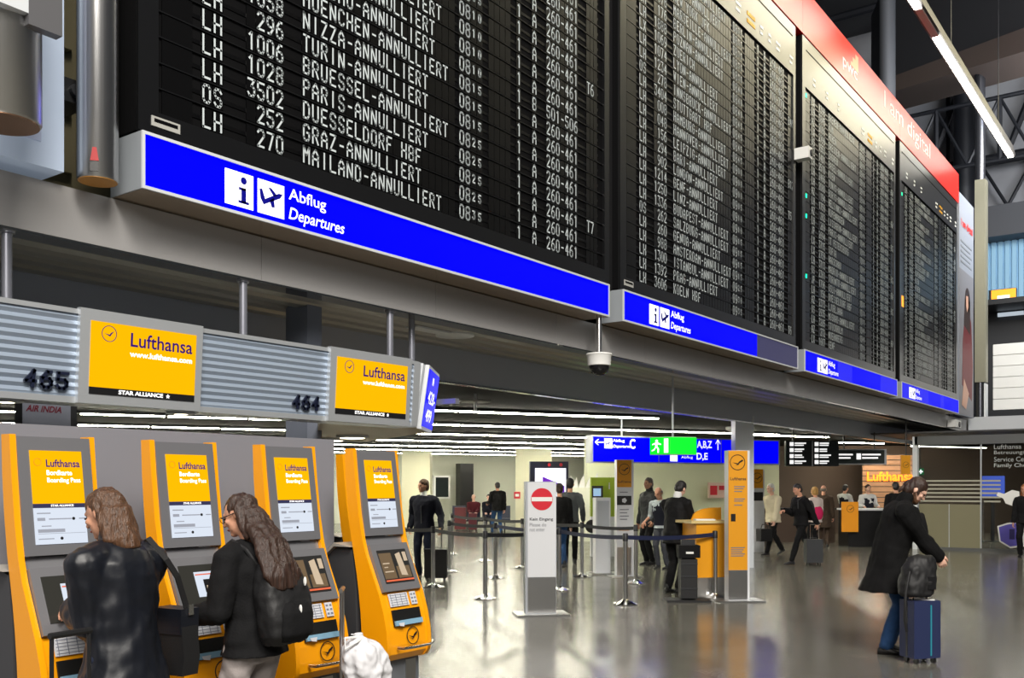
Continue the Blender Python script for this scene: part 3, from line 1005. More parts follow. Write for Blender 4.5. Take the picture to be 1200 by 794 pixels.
# slanted corner piece carrying the gate numbers
ca = math.atan2(0.5, 0.75)
G = T(6.48, band_front(0), 0) @ Matrix.Rotation(ca, 4, 'Z') @ Matrix.Rotation(math.radians(8), 4, 'X')
wl = 0.9
MB().mbox(G, (wl / 2, 0.08, 0.285), (wl, 0.14, 0.57)).build('corner_piece', alu, R)
R2 = thing('gate_number_sign', 'narrow blue corner sign reading 428 to 499 at the canopy end', 'sign')
R2.matrix_world = T(0, 5.82, 2.225) @ G
MB().bx(0.12, wl, -0.03, 0.008, -0.01, 0.575).build('casing', alu_white, R2)
MB().bx(0.15, wl - 0.03, -0.036, -0.03, 0.02, 0.545).build('face_panel', sign_blue, R2)
M = FACE @ T(0.2, 0, 0)
lettering([('428-', M @ T(0.05, 0.24, 0), dict(width=0.5, height=0.12, bold=0.01, depth=0.04)),
           ('499', M @ T(0.05, 0.07, 0), dict(width=0.38, height=0.12, bold=0.01, depth=0.04)),
           ('"', M @ T(0.2, 0.42, 0), dict(width=0.1, height=0.07, bold=0.02, depth=0.04))], sign_white, R2)
# numbers on the band
num_m = mat('number_navy', S(24, 30, 52), 0.4)
for s, px, w_, h_, py in (('465', 24, 0.255, 0.118, 458), ('464', 340, 0.235, 0.115, 482)):
    R3 = thing('desk_number', 'dark blue raised desk number on the canopy band, left of the %s orange screen' % ('first' if s == '465' else 'second'), 'number', (on_plane_y(px, 5.78), 5.766, 2.225))
    nb = MB()
    for j, ch in enumerate(s):
        for line in SEG[ch]:
            for (ax, az), (bx_, bz) in zip(line, line[1:]):
                p = Vector((0.02 + j * 0.098 + ax / 4 * 0.06 + az * 0.002, 0.072 + az / 6 * 0.095))
                q = Vector((0.02 + j * 0.098 + bx_ / 4 * 0.06 + bz * 0.002, 0.072 + bz / 6 * 0.095))
                dd = (q - p).normalized()
                nn = Vector((-dd.y, dd.x)) * 0.0095
                p, q = p - dd * 0.008, q + dd * 0.008
                nb.prism([tuple(p - nn), tuple(q - nn), tuple(q + nn), tuple(p + nn)], -0.004, 0.012, 'xz')
    nb.build('numeral', num_m, R3)



def star(cx, cy, r):
    return [(cx + (r if k % 2 == 0 else r * 0.45) * math.sin(k * PI / 5), cy + (r if k % 2 == 0 else r * 0.45) * math.cos(k * PI / 5)) for k in range(10)]


def info_screen(px0, px1, label):
    x0, x1 = on_plane_y(px0, 5.8), on_plane_y(px1, 5.8)
    wd, h = x1 - x0, 0.575
    R = thing('info_screen', label, 'screen', (x0, 5.785, 2.228), 0, 'orange screens on the canopy band')
    R.rotation_euler = (math.radians(3.6), 0, 0)
    MB().bx(0, wd, -0.03, 0.012, -0.01, h + 0.01).build('frame', alu, R, bevel=0.004)
    a, c_, e0, e1 = 0.07, wd - 0.055, 0.052, h - 0.062
    MB().bx(a, c_, -0.034, -0.03, e0 + 0.045, e1).build('display', screen_orange, R)
    MB().bx(a, c_, -0.034, -0.03, e0, e0 + 0.045).build('display_band', screen_black, R)
    M = FACE
    D = 0.036
    sw = c_ - a
    lettering([('Lufthansa', M @ T(a + sw * 0.355, e1 - 0.135, 0), dict(width=sw * 0.605, height=0.092, bold=0.012, depth=D))], screen_ink, R)
    lettering([('www.lufthansa.com', M @ T(a + sw * 0.35, e1 - 0.20, 0), dict(width=sw * 0.61, height=0.038, bold=0.03, depth=D)),
               ('STAR ALLIANCE', M @ T(a + sw * 0.26, e0 + 0.01, 0), dict(width=sw * 0.42, height=0.027, bold=0.03, depth=D))], sign_white, R)
    flat(M, [star(a + sw * 0.73, e0 + 0.022, 0.016)], 'star_symbol', sign_white, R, D)
    flat(M, ringpolys(a + sw * 0.16, e1 - 0.07, 0.052, 0.004) + crane(a + sw * 0.16, e1 - 0.07, 0.045)[:3], 'emblem', screen_ink, R, D)
    return R


info_screen(86.5, 230, 'orange advertising screen on the canopy band right of number 465')
info_screen(380, 475, 'orange advertising screen on the canopy band right of number 464')
# suspension poles
pole_m = mat('pole_grey', S(140, 142, 152), 0.35, 0.5)
for px, lab in ((8, 'leftmost grey suspension pole above the canopy band, left of the orange screens'), (285, 'grey suspension pole midway between the two orange canopy screens'),
                (457, 'grey suspension pole over the right orange screen, nearer of the pair'), (482.5, 'grey suspension pole by the canopy corner, right one of the pair')):
    vy = 6.42 if px != 482.5 else 6.62
    if px == 482.5:
        x = on_plane_y(px, vy)
    else:
        x = on_plane_y(px, vy)
    y1 = max(vy, 6.35)
    z1 = 3.385 if vy > 6.2 else 3.385
    R = thing('suspension_pole', lab, 'pole', (x, vy, 2.5), 0, 'suspension poles of the canopy')
    top = 3.375 - 2.5 + (0.05 if vy > 6.5 else 0)
    MB().tube([(0, 0, 0), (0, 0, top)], 0.033, 14).build('pole', pole_m, R, smooth=True)
    MB().lathe([(0.05, top - 0.02), (0.05, top + 0.012)], seg=16).build('flange', pole_m, R, smooth=True)
    MB().bx(-0.03, 0.03, 6.02 - vy, 0.03, 0.0, 0.05).build('bracket', pole_m, R)
# downlights in the canopy underside
for px, py, lab in ((388, 513.3, 'round downlight in the canopy underside, nearer the grey partition'), (413, 510, 'round downlight in the canopy underside, below the right orange screen')):
    d = (2.22 - CAMZ) * FPX / (HOR - py)
    x, y = at_depth(px, d)
    if y > 8.1:
        y = 8.05
        x = on_plane_y(px, y)
    R = thing('downlight', lab, 'ceiling light', (x, y, 2.222), 0, 'downlights of the canopy')
    MB().lathe([(0.17, 0), (0.17, -0.02), (0.14, -0.03)], seg=28).build('ring', alu_white, R, smooth=True)
    MB().lathe([(0.139, -0.026), (0.12, -0.034), (0.01, -0.036)], seg=28).build('lens', mat('downlight_lens', (1, 0.9, 0.7), 0.4, emit=7, ecol=(1.0, 0.86, 0.62)), R, smooth=True)
for px, lab in ((7, 'flat lit fitting under the canopy band at the left picture edge'), (212, 'flat lit fitting under the canopy band below the first orange screen')):
    R = thing('downlight', lab, 'ceiling light', (on_plane_y(px, 5.92), 5.92, 2.215), 0, 'downlights of the canopy')
    MB().lathe([(0.1, 0), (0.1, -0.012), (0.085, -0.016)], seg=24).build('ring', alu_white, R, smooth=True)
    MB().lathe([(0.084, -0.012), (0.01, -0.02)], seg=24).build('lens', mat('downlight_lens', (1, 0.9, 0.7)), R, smooth=True)
# dark column and small hall pieces behind the canopy
struct('wall_column.003', MB().bx(on_plane_y(360, 6.9), on_plane_y(377, 6.9), 6.9, 7.2, 0, 3.43), mat('column_slate', S(120, 126, 140), 0.5))
R = thing('airline_monitor', 'grey monitor with dark red slanted lettering above the partition on the left', 'monitor', (on_plane_y(26, 6.7), 6.7, 1.98))
wd = on_plane_y(90, 6.7) - on_plane_y(26, 6.7)
MB().bx(0, wd, 0, 0.1, 0, 0.42).build('casing', dark, R)
MB().bx(0.0, wd - 0.05, -0.006, 0, 0.02, 0.4).build('display', mat('monitor_grey', S(128, 132, 144), 0.4), R)
lettering([('AIR INDIA', FACE @ T(0.02, 0.235, 0), dict(width=wd - 0.14, height=0.045, bold=0.03, shear=0.3, depth=0.008)),
           ('AIR INDIA', FACE @ T(0.03, 0.305, 0), dict(width=wd - 0.14, height=0.045, bold=0.03, shear=0.3, depth=0.008))], mat('sign_dark_red', S(104, 20, 40), 0.5), R)
MB().tube([(wd / 2, 0.06, 0.02), (wd / 2, 0.06, -1.98)], 0.03, 8).build('stand', dark, R)
# partition behind the machines
struct('wall_partition', MB().bx(-3, on_plane_y(391.5, 5.27), 5.27, 5.36, 0, 2.035), mat('partition_grey', S(150, 150, 158), 0.4, 0.25), bevel=0.006)
# ================================================================ CHECK-IN MACHINES
KF = [(0.0, 1.955), (0.022, 1.75), (0.055, 1.50), (0.09, 1.33), (0.125, 1.22), (0.19, 1.08), (0.25, 0.95), (0.295, 0.82), (0.322, 0.70), (0.33, 0.60), (0.325, 0.54), (0.29, 0.495), (0.24, 0.48)]
KB = [(0.10, 0.48), (0.09, 0.62), (0.075, 0.82), (0.055, 0.98), (0.035, 1.10), (0.01, 1.22), (-0.02, 1.35), (-0.05, 1.55), (-0.07, 1.75), (-0.08, 1.955)]


def fz(z):
    for (w0, z0), (w1, z1) in zip(KF, KF[1:]):
        if z0 >= z >= z1:
            return w0 + (w1 - w0) * (z0 - z) / (z0 - z1)
    return 0.3


def slope(z0, z1, off=0.0):
    """frame on the machine front from height z0 (bottom) to z1 (top): x right, y up the slope, z out"""
    p0, p1 = Vector((0, -fz(z0), z0)), Vector((0, -fz(z1), z1))
    y = (p1 - p0)
    ln = y.length
    y.normalize()
    x = Vector((1, 0, 0))
    z = x.cross(y)
    M = Matrix((x, y, z)).transposed().to_4x4()
    M.translation = p0 + z * off
    return M, ln


screen_glass = mat('touch_screen_dark', (0.02, 0.02, 0.018), 0.15, emit=0.02, ecol=(0.8, 0.75, 0.6))
label_m = mat('label_pale', S(206, 208, 214), 0.5)
label_ink = mat('label_ink', S(120, 124, 140), 0.5)
slot_m = mat('slot_black', (0.006, 0.006, 0.006), 0.5)
paper_b = mat('paper_pale_blue', S(128, 170, 196), 0.5)
photo_brown = mat('screen_photo_brown', (0.1, 0.07, 0.04), 0.3, emit=0.30, ecol=S(120, 100, 78))
photo_hi = mat('screen_photo_light', (0.3, 0.25, 0.2), 0.3, emit=0.5, ecol=S(190, 170, 140))
photo_dk = mat('screen_photo_dark', (0.02, 0.02, 0.02), 0.3, emit=0.1, ecol=S(50, 44, 38))
screen_red = mat('screen_red_line', (0.5, 0.1, 0.05), 0.4, emit=0.4, ecol=S(210, 90, 50))


def kiosk(x, y, label, kind):
    R = thing('check_in_machine', label, 'check-in machine', (x, y, 0), 0, 'yellow self check-in machines')
    W2 = 0.225
    # side rails
    poly = [(-w_, z) for w_, z in KF] + [(-w_, z) for w_, z in KB]
    for s in (-1, 1):
        MB().prism(poly, s * W2, s * (W2 - 0.032), 'yz').build('side_rail', yellow, R, bevel=0.006)
    # yellow lower body between the rails
    zf = [p for p in KF if p[1] < 0.97]
    poly = [(-fz(0.97) + 0.012, 0.97)] + [(-w_ + 0.012, z) for w_, z in zf] + [(-w_, z) for w_, z in KB[:4]]
    MB().prism(poly, -W2 + 0.032, W2 - 0.032, 'yz').build('lower_body', yellow, R)
    # upper head with the advertising display
    M, L = slope(1.345, 1.945)
    MB().mbox(M, (0, L / 2, -0.02), (2 * W2 - 0.064, L, 0.05)).build('head_frame', kiosk_grey, R, bevel=0.006)
    a0, a1, b0, b1 = -0.135, 0.14, 0.055, 0.535
    bm_ = b0 + (b1 - b0) * 0.385
    bt = bm_ + 0.022
    MB().mbox(M, ((a0 + a1) / 2, (bt + b1) / 2, 0.007), (a1 - a0, b1 - bt, 0.004)).build('display_orange', screen_orange, R)
    MB().mbox(M, ((a0 + a1) / 2, (bm_ + bt) / 2, 0.007), (a1 - a0, bt - bm_, 0.004)).build('display_band', mat('screen_navy_band', S(44, 44, 70), 0.3, emit=0.03, ecol=(.3, .3, 1)), R)
    ds = MB().mbox(M, ((a0 + a1) / 2, (b0 + bm_) / 2, 0.007), (a1 - a0, bm_ - b0, 0.004)).build('display_white', screen_white, R)
    lettering([('Lufthansa', M @ T(-0.055, b1 - 0.085, 0), dict(width=0.18, height=0.04, bold=0.02, depth=0.011))], screen_ink, R)
    lettering([('Bordkarte', M @ T(-0.055, b1 - 0.127, 0), dict(width=0.135, height=0.026, bold=0.025, depth=0.011)),
               ('Boarding Pass', M @ T(-0.055, b1 - 0.172, 0), dict(width=0.178, height=0.032, bold=0.012, depth=0.011)),
               ('STAR ALLIANCE', M @ T(-0.045, bm_ + 0.006, 0), dict(width=0.12, height=0.011, bold=0.02, depth=0.011))], sign_white, R)
    flat(M, ringpolys(-0.098, b1 - 0.06, 0.02, 0.0025, 24), 'emblem', mat('screen_ring_amber', S(214, 130, 20), 0.4, emit=.2, ecol=(.8, .3, .02)), R, 0.011)
    flat(M, [rect(-0.12, -0.05, bm_ - 0.03, bm_ - 0.024), rect(-0.12, -0.08, bm_ - 0.065, bm_ - 0.05), rect(-0.06, 0.06, bm_ - 0.06, bm_ - 0.054),
             rect(0.1, 0.135, bm_ - 0.06, bm_ - 0.054), rect(-0.12, 0.02, bm_ - 0.125, bm_ - 0.108), rect(-0.12, -0.04, bm_ - 0.16, bm_ - 0.155),
             rect(-0.12, 0.13, bm_ - 0.132, bm_ - 0.13), rect(-0.1, -0.05, bm_ - 0.095, bm_ - 0.09)], 'display_text', screen_grey, ds, 0.011)
    flat(M, [disc(0.07, bm_ - 0.057, 0.008, 14), disc(0.0, bm_ - 0.157, 0.008, 14)], 'display_dot', screen_black, ds, 0.012)
    # gap bracket between head and touch panel
    M, L = slope(1.27, 1.345)
    MB().mbox(M, (0, L / 2, -0.045), (2 * W2 - 0.07, L, 0.04)).build('neck', mat('neck_grey', S(150, 150, 154), 0.35, 0.5), R)
    # touch panel
    M, L = slope(0.965, 1.275)
    MB().mbox(M, (0, L / 2, -0.004), (2 * W2 - 0.07, L + 0.01, 0.05)).build('touch_frame', kiosk_grey, R, bevel=0.005)
    t = MB().mbox(M, (0.0, L * 0.51, 0.022), (0.29, L * 0.72, 0.006)).build('touch_screen', screen_glass if kind == 0 else photo_dk, R)
    if kind == 0:
        flat(M, [rect(-0.055, 0.065, L * 0.3, L * 0.74)], 'card_picture', screen_white, t, 0.028)
        flat(M, [rect(-0.05, 0.06, L * 0.68, L * 0.7)], 'card_line', screen_red, t, 0.03)
        flat(M, [rect(-0.005, 0.05, L * 0.37, L * 0.6), rect(0.0, 0.03, L * 0.33, L * 0.345)], 'card_photo', screen_black, t, 0.03)
        flat(M, [rect(0.008, 0.036, L * 0.43, L * 0.49)], 'card_photo_detail', photo_hi, t, 0.032)
    else:
        flat(M, [rect(-0.14, -0.02, L * 0.24, L * 0.8), rect(0.0, 0.13, L * 0.24, L * 0.5)], 'screen_picture', photo_brown, t, 0.028)
        flat(M, [[(0.03, L * .3), (0.09, L * .28), (0.07, L * .8), (0.02, L * .76)], rect(-0.125, -0.06, L * 0.56, L * 0.585), rect(-0.125, -0.04, L * 0.38, L * 0.405),
                 rect(0.095, 0.13, L * .6, L * .8), rect(-0.12, -0.085, L * 0.48, L * 0.5)], 'screen_picture_light', photo_hi, t, 0.03)
        flat(M, [rect(-0.14, 0.14, L * 0.18, L * 0.215)], 'screen_line', screen_red, t, 0.03)
    # label strip, slot, emblem
    M, L = slope(0.855, 0.955)
    lb = MB().mbox(M, (-0.045, L / 2, 0.0), (0.19, L * 0.86, 0.004)).build('label_plate', label_m, R)
    b = MB()
    for k in range(5):
        b.mbox(M, (-0.045, L * (0.18 + 0.16 * k), 0.003), (0.17, 0.003, 0.002))
    for k in range(4):
        b.mbox(M, (-0.12 + k * 0.05, L / 2, 0.003), (0.003, L * 0.8, 0.002))
    b.build('label_text', label_ink, lb)
    l2 = MB().mbox(M, (0.105, L / 2, 0.0), (0.06, L * 0.86, 0.004)).build('label_plate', label_m, R)
    b = MB()
    for k in range(3):
        for j in range(2):
            b.mbox(M, (0.09 + j * 0.03, L * (0.25 + 0.25 * k), 0.003), (0.018, 0.012, 0.002))
    b.build('label_text', label_ink, l2)
    M, L = slope(0.725, 0.845)
    sl = MB().mbox(M, (0.0, L / 2, 0.0), (0.28, L * 0.92, 0.01)).build('ticket_slot', slot_m, R)
    b = MB()
    b.mbox(M, (0.0, L * 0.2, 0.012), (0.27, L * 0.28, 0.016))
    b.build('slot_tray', paper_b, sl)
    flat(M, [[(-0.11, L * .04), (-0.07, L * -.02), (-0.06, L * .2), (-0.12, L * .2)]], 'ticket_paper', label_m, sl, 0.026)
    M, L = slope(0.60, 0.715)
    flat(M, ringpolys(0.035, L * 0.46, 0.062, 0.006, 36) + crane(0.035, L * 0.48, 0.055), 'emblem', sign_black, R, 0.003)
    # steel bar
    z = 0.585
    MB().tube([(-0.12, -fz(z) - 0.0, z), (-0.11, -fz(z) - 0.05, z), (0.0, -fz(z) - 0.065, z), (0.14, -fz(z) - 0.06, z), (0.25, -fz(z) + 0.0, z), (0.245, -fz(z) + 0.09, z)], 0.010, 10).build('steel_bar', chrome, R, smooth=True)
    # plinth and rear casing
    MB().bx(-W2 + 0.02, W2 - 0.02, -0.23, -0.04, 0.0, 0.49).build('plinth', mat('plinth_grey', S(120, 124, 130), 0.4, 0.3), R)
    MB().bx(0.06, W2 - 0.06, -0.236, -0.23, 0.02, 0.47).build('plinth_door', steel, R)
    MB().prism([(-0.05, 0.0), (0.30, 0.0), (0.30, 1.16), (0.16, 1.28), (0.02, 1.25), (-0.02, 1.0)], -W2 + 0.005, W2 - 0.034, 'yz').build('rear_casing', kiosk_dark, R, bevel=0.006)
    MB().prism([(-0.0, 1.27), (0.16, 1.295), (0.31, 1.175), (0.31, 1.155), (0.16, 1.27)], -W2 - 0.03, W2 - 0.034, 'yz').build('casing_cap', mat('cap_silver', S(190, 186, 178), 0.35, 0.4), R)
    MB().bx(-0.1, 0.1, 0.0, 0.05, 1.3, 1.9).build('head_bracket', dark, R)
    return R


kiosk(2.625, 4.85, 'yellow check-in machine at the left edge, used by the woman in a leather jacket', 0)
kiosk(3.405, 4.85, 'yellow check-in machine used by the long-haired woman with the black backpack', 0)
kiosk(4.19, 4.85, 'free yellow check-in machine last along the partition, right of the backpack woman', 1)
kiosk(4.99, 4.85, 'free yellow check-in machine past the partition end, behind the white sack', 1)
x, y = at_depth(424, 8.2)
kiosk(x, y, 'yellow check-in machine mostly hidden behind the one past the partition end', 1)

# ================================================================ QUEUE BARRIER
belt_m = mat('belt_navy', S(22, 30, 62), 0.6)
belt_k = mat('belt_black', S(26, 28, 34), 0.6)


def stanchion(px, py, label, belts=(), m=belt_m):
    x, y = floor_at(px, py)
    R = thing('barrier_post', label, 'barrier post', (x, y, 0), 0, 'steel queue barrier posts')
    MB().lathe([(0.18, 0.0), (0.18, 0.012), (0.12, 0.03), (0.05, 0.055), (0.035, 0.07)], seg=32).build('base', chrome, R, smooth=True)
    MB().lathe([(0.034, 0.06), (0.034, 0.93)], seg=18).build('pole', steel, R, smooth=True)
    MB().lathe([(0.038, 0.90), (0.038, 1.0), (0.03, 1.012)], seg=18).build('belt_head', dark, R, smooth=True)
    for q in belts:
        x1, y1 = q if isinstance(q[0], float) and abs(q[0]) < 60 and q[1] < 60 else floor_at(*q)
        dx, dy = x1 - x, y1 - y
        L = math.hypot(dx, dy)
        e = (dx / L, dy / L)
        n = (-e[1] * 0.002, e[0] * 0.002)
        rings = []
        N = 12
        for k in range(N + 1):
            t = 0.03 / L + (1 - 0.06 / L) * k / N
            sag = 0.03 * 4 * t * (1 - t)
            px_, py_ = dx * t, dy * t
            rings.append([(px_ - n[0], py_ - n[1], 0.925 - sag), (px_ + n[0], py_ + n[1], 0.925 - sag), (px_ + n[0], py_ + n[1], 0.985 - sag), (px_ - n[0], py_ - n[1], 0.985 - sag)])
        MB().rings(rings).build('belt', m, R)
    return R


stanchion(507.6, 687.5, 'steel barrier post in front of the man with the black suitcase', [(441.0, 679.0)], belt_k)
stanchion(568.6, 701, 'steel barrier post standing between suitcase man and the no-entry sign', [(507.6, 687.5), (655.0, 691.0)], belt_k)
stanchion(526.5, 670, 'steel barrier post just right of the black suitcase, second from its man', [(580.5, 677.0)], belt_k)
stanchion(529.8, 650, 'steel barrier post farthest back behind the black suitcase', [(568.0, 657.0)], belt_k)
stanchion(580.5, 677, 'steel barrier post right behind the one nearest the no-entry sign', [(655.0, 691.0)], belt_m)
stanchion(568, 657, 'steel barrier post below the dark-coated man seen from behind', [(612.0, 665.0)], belt_k)
stanchion(612, 665, 'barrier post almost hidden at the left edge of the no-entry sign', (), belt_m)
stanchion(655, 691, 'barrier post half hidden at the right edge of the no-entry sign', [(732.8, 707.5)], belt_m)
stanchion(682, 675.5, 'steel barrier post beside the walking man in a grey sweater', [(745.0, 683.0), (612.0, 665.0)], belt_k)
stanchion(732.8, 707.5, 'steel barrier post nearest the viewer, left of the man in the black suit', [(838.0, 700.0)], belt_m)
stanchion(745, 683, 'steel barrier post behind the nearest one, by the small yellow pylon', (), belt_m)
stanchion(838, 700, 'steel barrier post between the yellow desk and the tall yellow pylon', (), belt_m)

# ================================================================ SIGNS AND PYLONS
pylon_grey = mat('pylon_silver', S(176, 180, 186), 0.4, 0.35)
pylon_white = mat('pylon_white', S(214, 216, 220), 0.45)
no_red = mat('traffic_red', S(206, 24, 44), 0.45)
ink = mat('ink_dark', S(44, 44, 50), 0.5)
ink2 = mat('ink_grey', S(120, 122, 130), 0.5)

# no entry sign
x, y = floor_at(633, 720)
R = thing('no_entry_sign', 'white standing sign with red no-entry disc and german text', 'sign', (x, y, 0), RV + 0.16)
MB().bx(-0.33, 0.36, -0.2, 0.26, 0, 0.022).build('base_plate', steel, R, bevel=0.005)
MB().bx(-0.205, 0.205, -0.05, 0.07, 0.022, 1.745).build('body', pylon_grey, R, bevel=0.01)
MB().bx(-0.175, 0.2, -0.056, -0.05, 0.5, 1.735).build('face_panel', pylon_white, R)
MB().bx(-0.175, 0.2, -0.056, -0.05, 0.03, 0.495).build('foot_panel', steel, R)
flat(FACE, [disc(0.012, 1.515, 0.145, 40)], 'no_entry_disc', no_red, R, 0.059)
flat(FACE, [rect(-0.125, 0.15, 1.488, 1.542)], 'no_entry_bar', white_paint, R, 0.0615)
lettering([('Kein Eingang', FACE @ T(-0.15, 1.225, 0), dict(width=0.31, height=0.05, bold=0.015, depth=0.059))], ink, R)
lettering([('Please do', FACE @ T(-0.15, 1.16, 0), dict(width=0.22, height=0.045, depth=0.059)), ('not enter', FACE @ T(-0.15, 1.095, 0), dict(width=0.2, height=0.04, depth=0.059))], ink2, R)
# navy display behind it
x, y = at_depth(643, 23.0)
R = thing('advertising_display', 'navy framed display with a purple arrow shape behind the no-entry sign', 'screen', (x, y, 0), RV + 0.1)
MB().bx(-0.46, 0.46, -0.1, 0.1, 0, 2.26).build('body', mat('display_navy', S(22, 26, 52), 0.3), R, bevel=0.012)
MB().bx(-0.34, 0.40, -0.106, -0.1, 0.95, 2.1).build('screen', mat('screen_bright_white', (.8, .8, .9), 0.3, emit=0.85, ecol=(0.86, 0.88, 1.0)), R)
flat(FACE, [[(-0.16, 1.9), (0.36, 1.68), (0.36, 1.42), (0.02, 1.66), (-0.16, 1.72)]], 'screen_shape', mat('screen_purple', S(100, 20, 170), 0.3, emit=0.5, ecol=S(110, 20, 200)), R, 0.11)
flat(FACE, [disc(0.0, 2.18, 0.04, 16), disc(0.28, 2.18, 0.04, 16)], 'badge', no_red, R, 0.106)

amb_face = mat('pylon_amber', S(224, 152, 20), 0.45)


def emblem_block(M, cx, cz, r, parent, m=sign_black):
    flat(M, ringpolys(cx, cz, r, r * 0.09, 32) + crane(cx, cz, r * 0.88), 'emblem', m, parent, 0.004)


# tall yellow pylon
x, y = floor_at(864, 704)
R = thing('yellow_pylon', 'tall yellow information pylon in front of the white column', 'pylon', (x, y, 0), RV + 0.1)
MB().bx(-0.32, 0.36, -0.2, 0.25, 0, 0.02).build('base_plate', steel, R)
MB().bx(-0.155, 0.165, -0.06, 0.12, 0.02, 2.205).build('body', pylon_white, R, bevel=0.008)
MB().bx(-0.155, 0.13, -0.068, -0.06, 0.46, 2.2).build('face_panel', amb_face, R)
MB().bx(-0.155, 0.13, -0.068, -0.06, 0.03, 0.455).build('foot_panel', steel, R)
MM = FACE @ T(0, 0, 0.068)
emblem_block(MM, -0.02, 2.03, 0.115, R)
lettering([('Lufthansa', MM @ T(-0.13, 1.77, 0), dict(width=0.24, height=0.045, bold=0.012, depth=0.004))], ink, R)
b = []
for k, z in enumerate((1.67, 1.64, 1.60, 1.49, 1.46, 1.40, 0.78, 0.75, 0.72, 0.69, 0.66)):
    b.append(rect(-0.07 if z > 1 else -0.12, 0.09 - 0.02 * (k % 3), z, z + 0.014))
flat(MM, b, 'small_text', ink2, R, 0.003)
flat(MM, [rect(-0.12, -0.05, 1.17, 1.28)], 'symbol', sign_black, R, 0.003)
# small pylon with yellow head and white panels
x, y = at_depth(731.5, 17.9)
R = thing('yellow_pylon', 'smaller pylon with yellow head, black square and white lower panel', 'pylon', (x, y, 0), RV + 0.12)
MB().bx(-0.28, 0.32, -0.2, 0.22, 0, 0.02).build('base_plate', steel, R)
MB().bx(-0.155, 0.165, -0.06, 0.12, 0.02, 2.17).build('body', pylon_white, R, bevel=0.008)
MB().bx(-0.15, 0.12, -0.068, -0.06, 1.66, 2.165).build('face_panel', amb_face, R)
MB().bx(-0.15, 0.12, -0.068, -0.06, 1.33, 1.5).build('black_panel', sign_black, R)
MB().bx(-0.15, 0.12, -0.068, -0.06, 0.03, 0.55).build('foot_panel', steel, R)
MM = FACE @ T(0, 0, 0.068)
emblem_block(MM, -0.015, 1.99, 0.105, R)
lettering([('Lufthansa', MM @ T(-0.13, 1.74, 0), dict(width=0.24, height=0.045, bold=0.012, depth=0.004))], ink, R)
flat(MM, [rect(-0.1, 0.05, 1.56 - 0.08 * k, 1.575 - 0.08 * k) for k in (0,)] + [rect(-0.1, 0.07 - 0.03 * (k % 2), 1.24 - 0.06 * k, 1.255 - 0.06 * k) for k in range(4)], 'small_text', ink2, R, 0.003)
flat(MM, [disc(-0.015, 1.415, 0.05, 5)], 'symbol', pylon_white, R, 0.003)
flat(MM, [rect(-0.12, 0.08, 0.86, 0.91)], 'amber_text', amb_face, R, 0.003)
# same kind of pylon at the airline counter, seen beside the white column
x, y = at_depth(885, 24.5)
R = thing('yellow_pylon', 'yellow and white pylon standing right of the white column near the counter', 'pylon', (x, y, 0), RV + 0.1)
MB().bx(-0.2, 0.22, -0.06, 0.12, 0, 2.1).build('body', pylon_white, R, bevel=0.008)
MB().bx(-0.18, 0.18, -0.068, -0.06, 1.62, 2.1).build('face_panel', amb_face, R)
MB().bx(-0.18, 0.18, -0.068, -0.06, 1.3, 1.52).build('black_panel', sign_black, R)
emblem_block(FACE @ T(0, 0, 0.068), 0.03, 1.88, 0.13, R)
# plain white terminal pillar
x, y = at_depth(705, 18.4)
R = thing('white_terminal', 'blank white terminal cabinet left of the small yellow pylon', 'cabinet', (x, y, 0), RV + 0.2)
MB().bx(-0.25, 0.3, -0.2, 0.2, 0, 0.03).build('base_plate', steel, R)
MB().bx(-0.14, 0.15, -0.09, 0.12, 0.03, 1.46).build('body', pylon_white, R, bevel=0.015)
MB().bx(-0.11, 0.12, -0.096, -0.09, 0.9, 1.4).build('front_panel', pylon_grey, R)
# green stand with a screen
x, y = at_depth(708, 23.0)
R = thing('green_info_stand', 'lime green information stand with a small screen behind the white terminal', 'stand', (x, y, 0), RV)
lime = mat('lime_green', S(160, 186, 40), 0.5)
MB().bx(-0.32, 0.34, -0.05, 0.25, 0.95, 1.88).build('panel', lime, R, bevel=0.01)
MB().bx(-0.32, 0.34, -0.1, 0.25, 0, 0.95).build('lower_panel', pylon_white, R, bevel=0.01)
sc2 = MB().bx(-0.3, -0.04, -0.14, -0.05, 1.38, 1.68).build('screen', black, R, bevel=0.008)
MB().bx(-0.27, -0.09, -0.146, -0.14, 1.44, 1.62).build('display', mat('screen_pale_blue', S(160, 190, 220), .3, emit=.6, ecol=S(150, 185, 225)), sc2)
flat(FACE, [disc(-0.3, 0.72, 0.16, 24)], 'round_mark', black, R, 0.104)
lettering([('i', FACE @ T(0.1, 1.6, 0), dict(height=0.16, bold=0.02, depth=0.054))], white_paint, R)
# wall decoration
x, y = at_depth(688, 29.0)
R = thing('white_wall_ornament', 'white jagged crown-like ornament rising behind the navy display', 'ornament', (x, y, 0), RV)
b = MB()
b.prism([(-0.9, 0), (0.9, 0), (0.9, 1.62), (-0.9, 1.62)], 0, 0.3, 'xz')
b.build('counter_back', pale_wall2, R)
b = MB()
for k in range(9):
    a = -0.85 + k * 0.2
    hh = (0.25, 0.36, 0.3, 0.42, 0.32, 0.45, 0.3, 0.34, 0.22)[k]
    b.prism([(a, 1.62), (a + 0.19, 1.62), (a + 0.14 + 0.03 * (k % 2), 1.62 + hh), (a + 0.07, 1.62 + hh * 0.55)], 0.05, 0.1, 'xz')
b.build('spikes', white_paint, R)

# hanging blue gate sign
x, y = at_depth(692.5, 19.5)
R = thing('gate_sign', 'wide blue hanging sign pointing to gates C and A, B, Z', 'sign', (x, y, 2.15), E27)


def along(px):                                    # distance along the sign at a pixel column
    r = (px - 600) / FPX
    lat0, d0 = (692.5 - 600) / FPX * 19.5, 19.5
    return (r * d0 - lat0) / (0.8959 - r * 0.444)


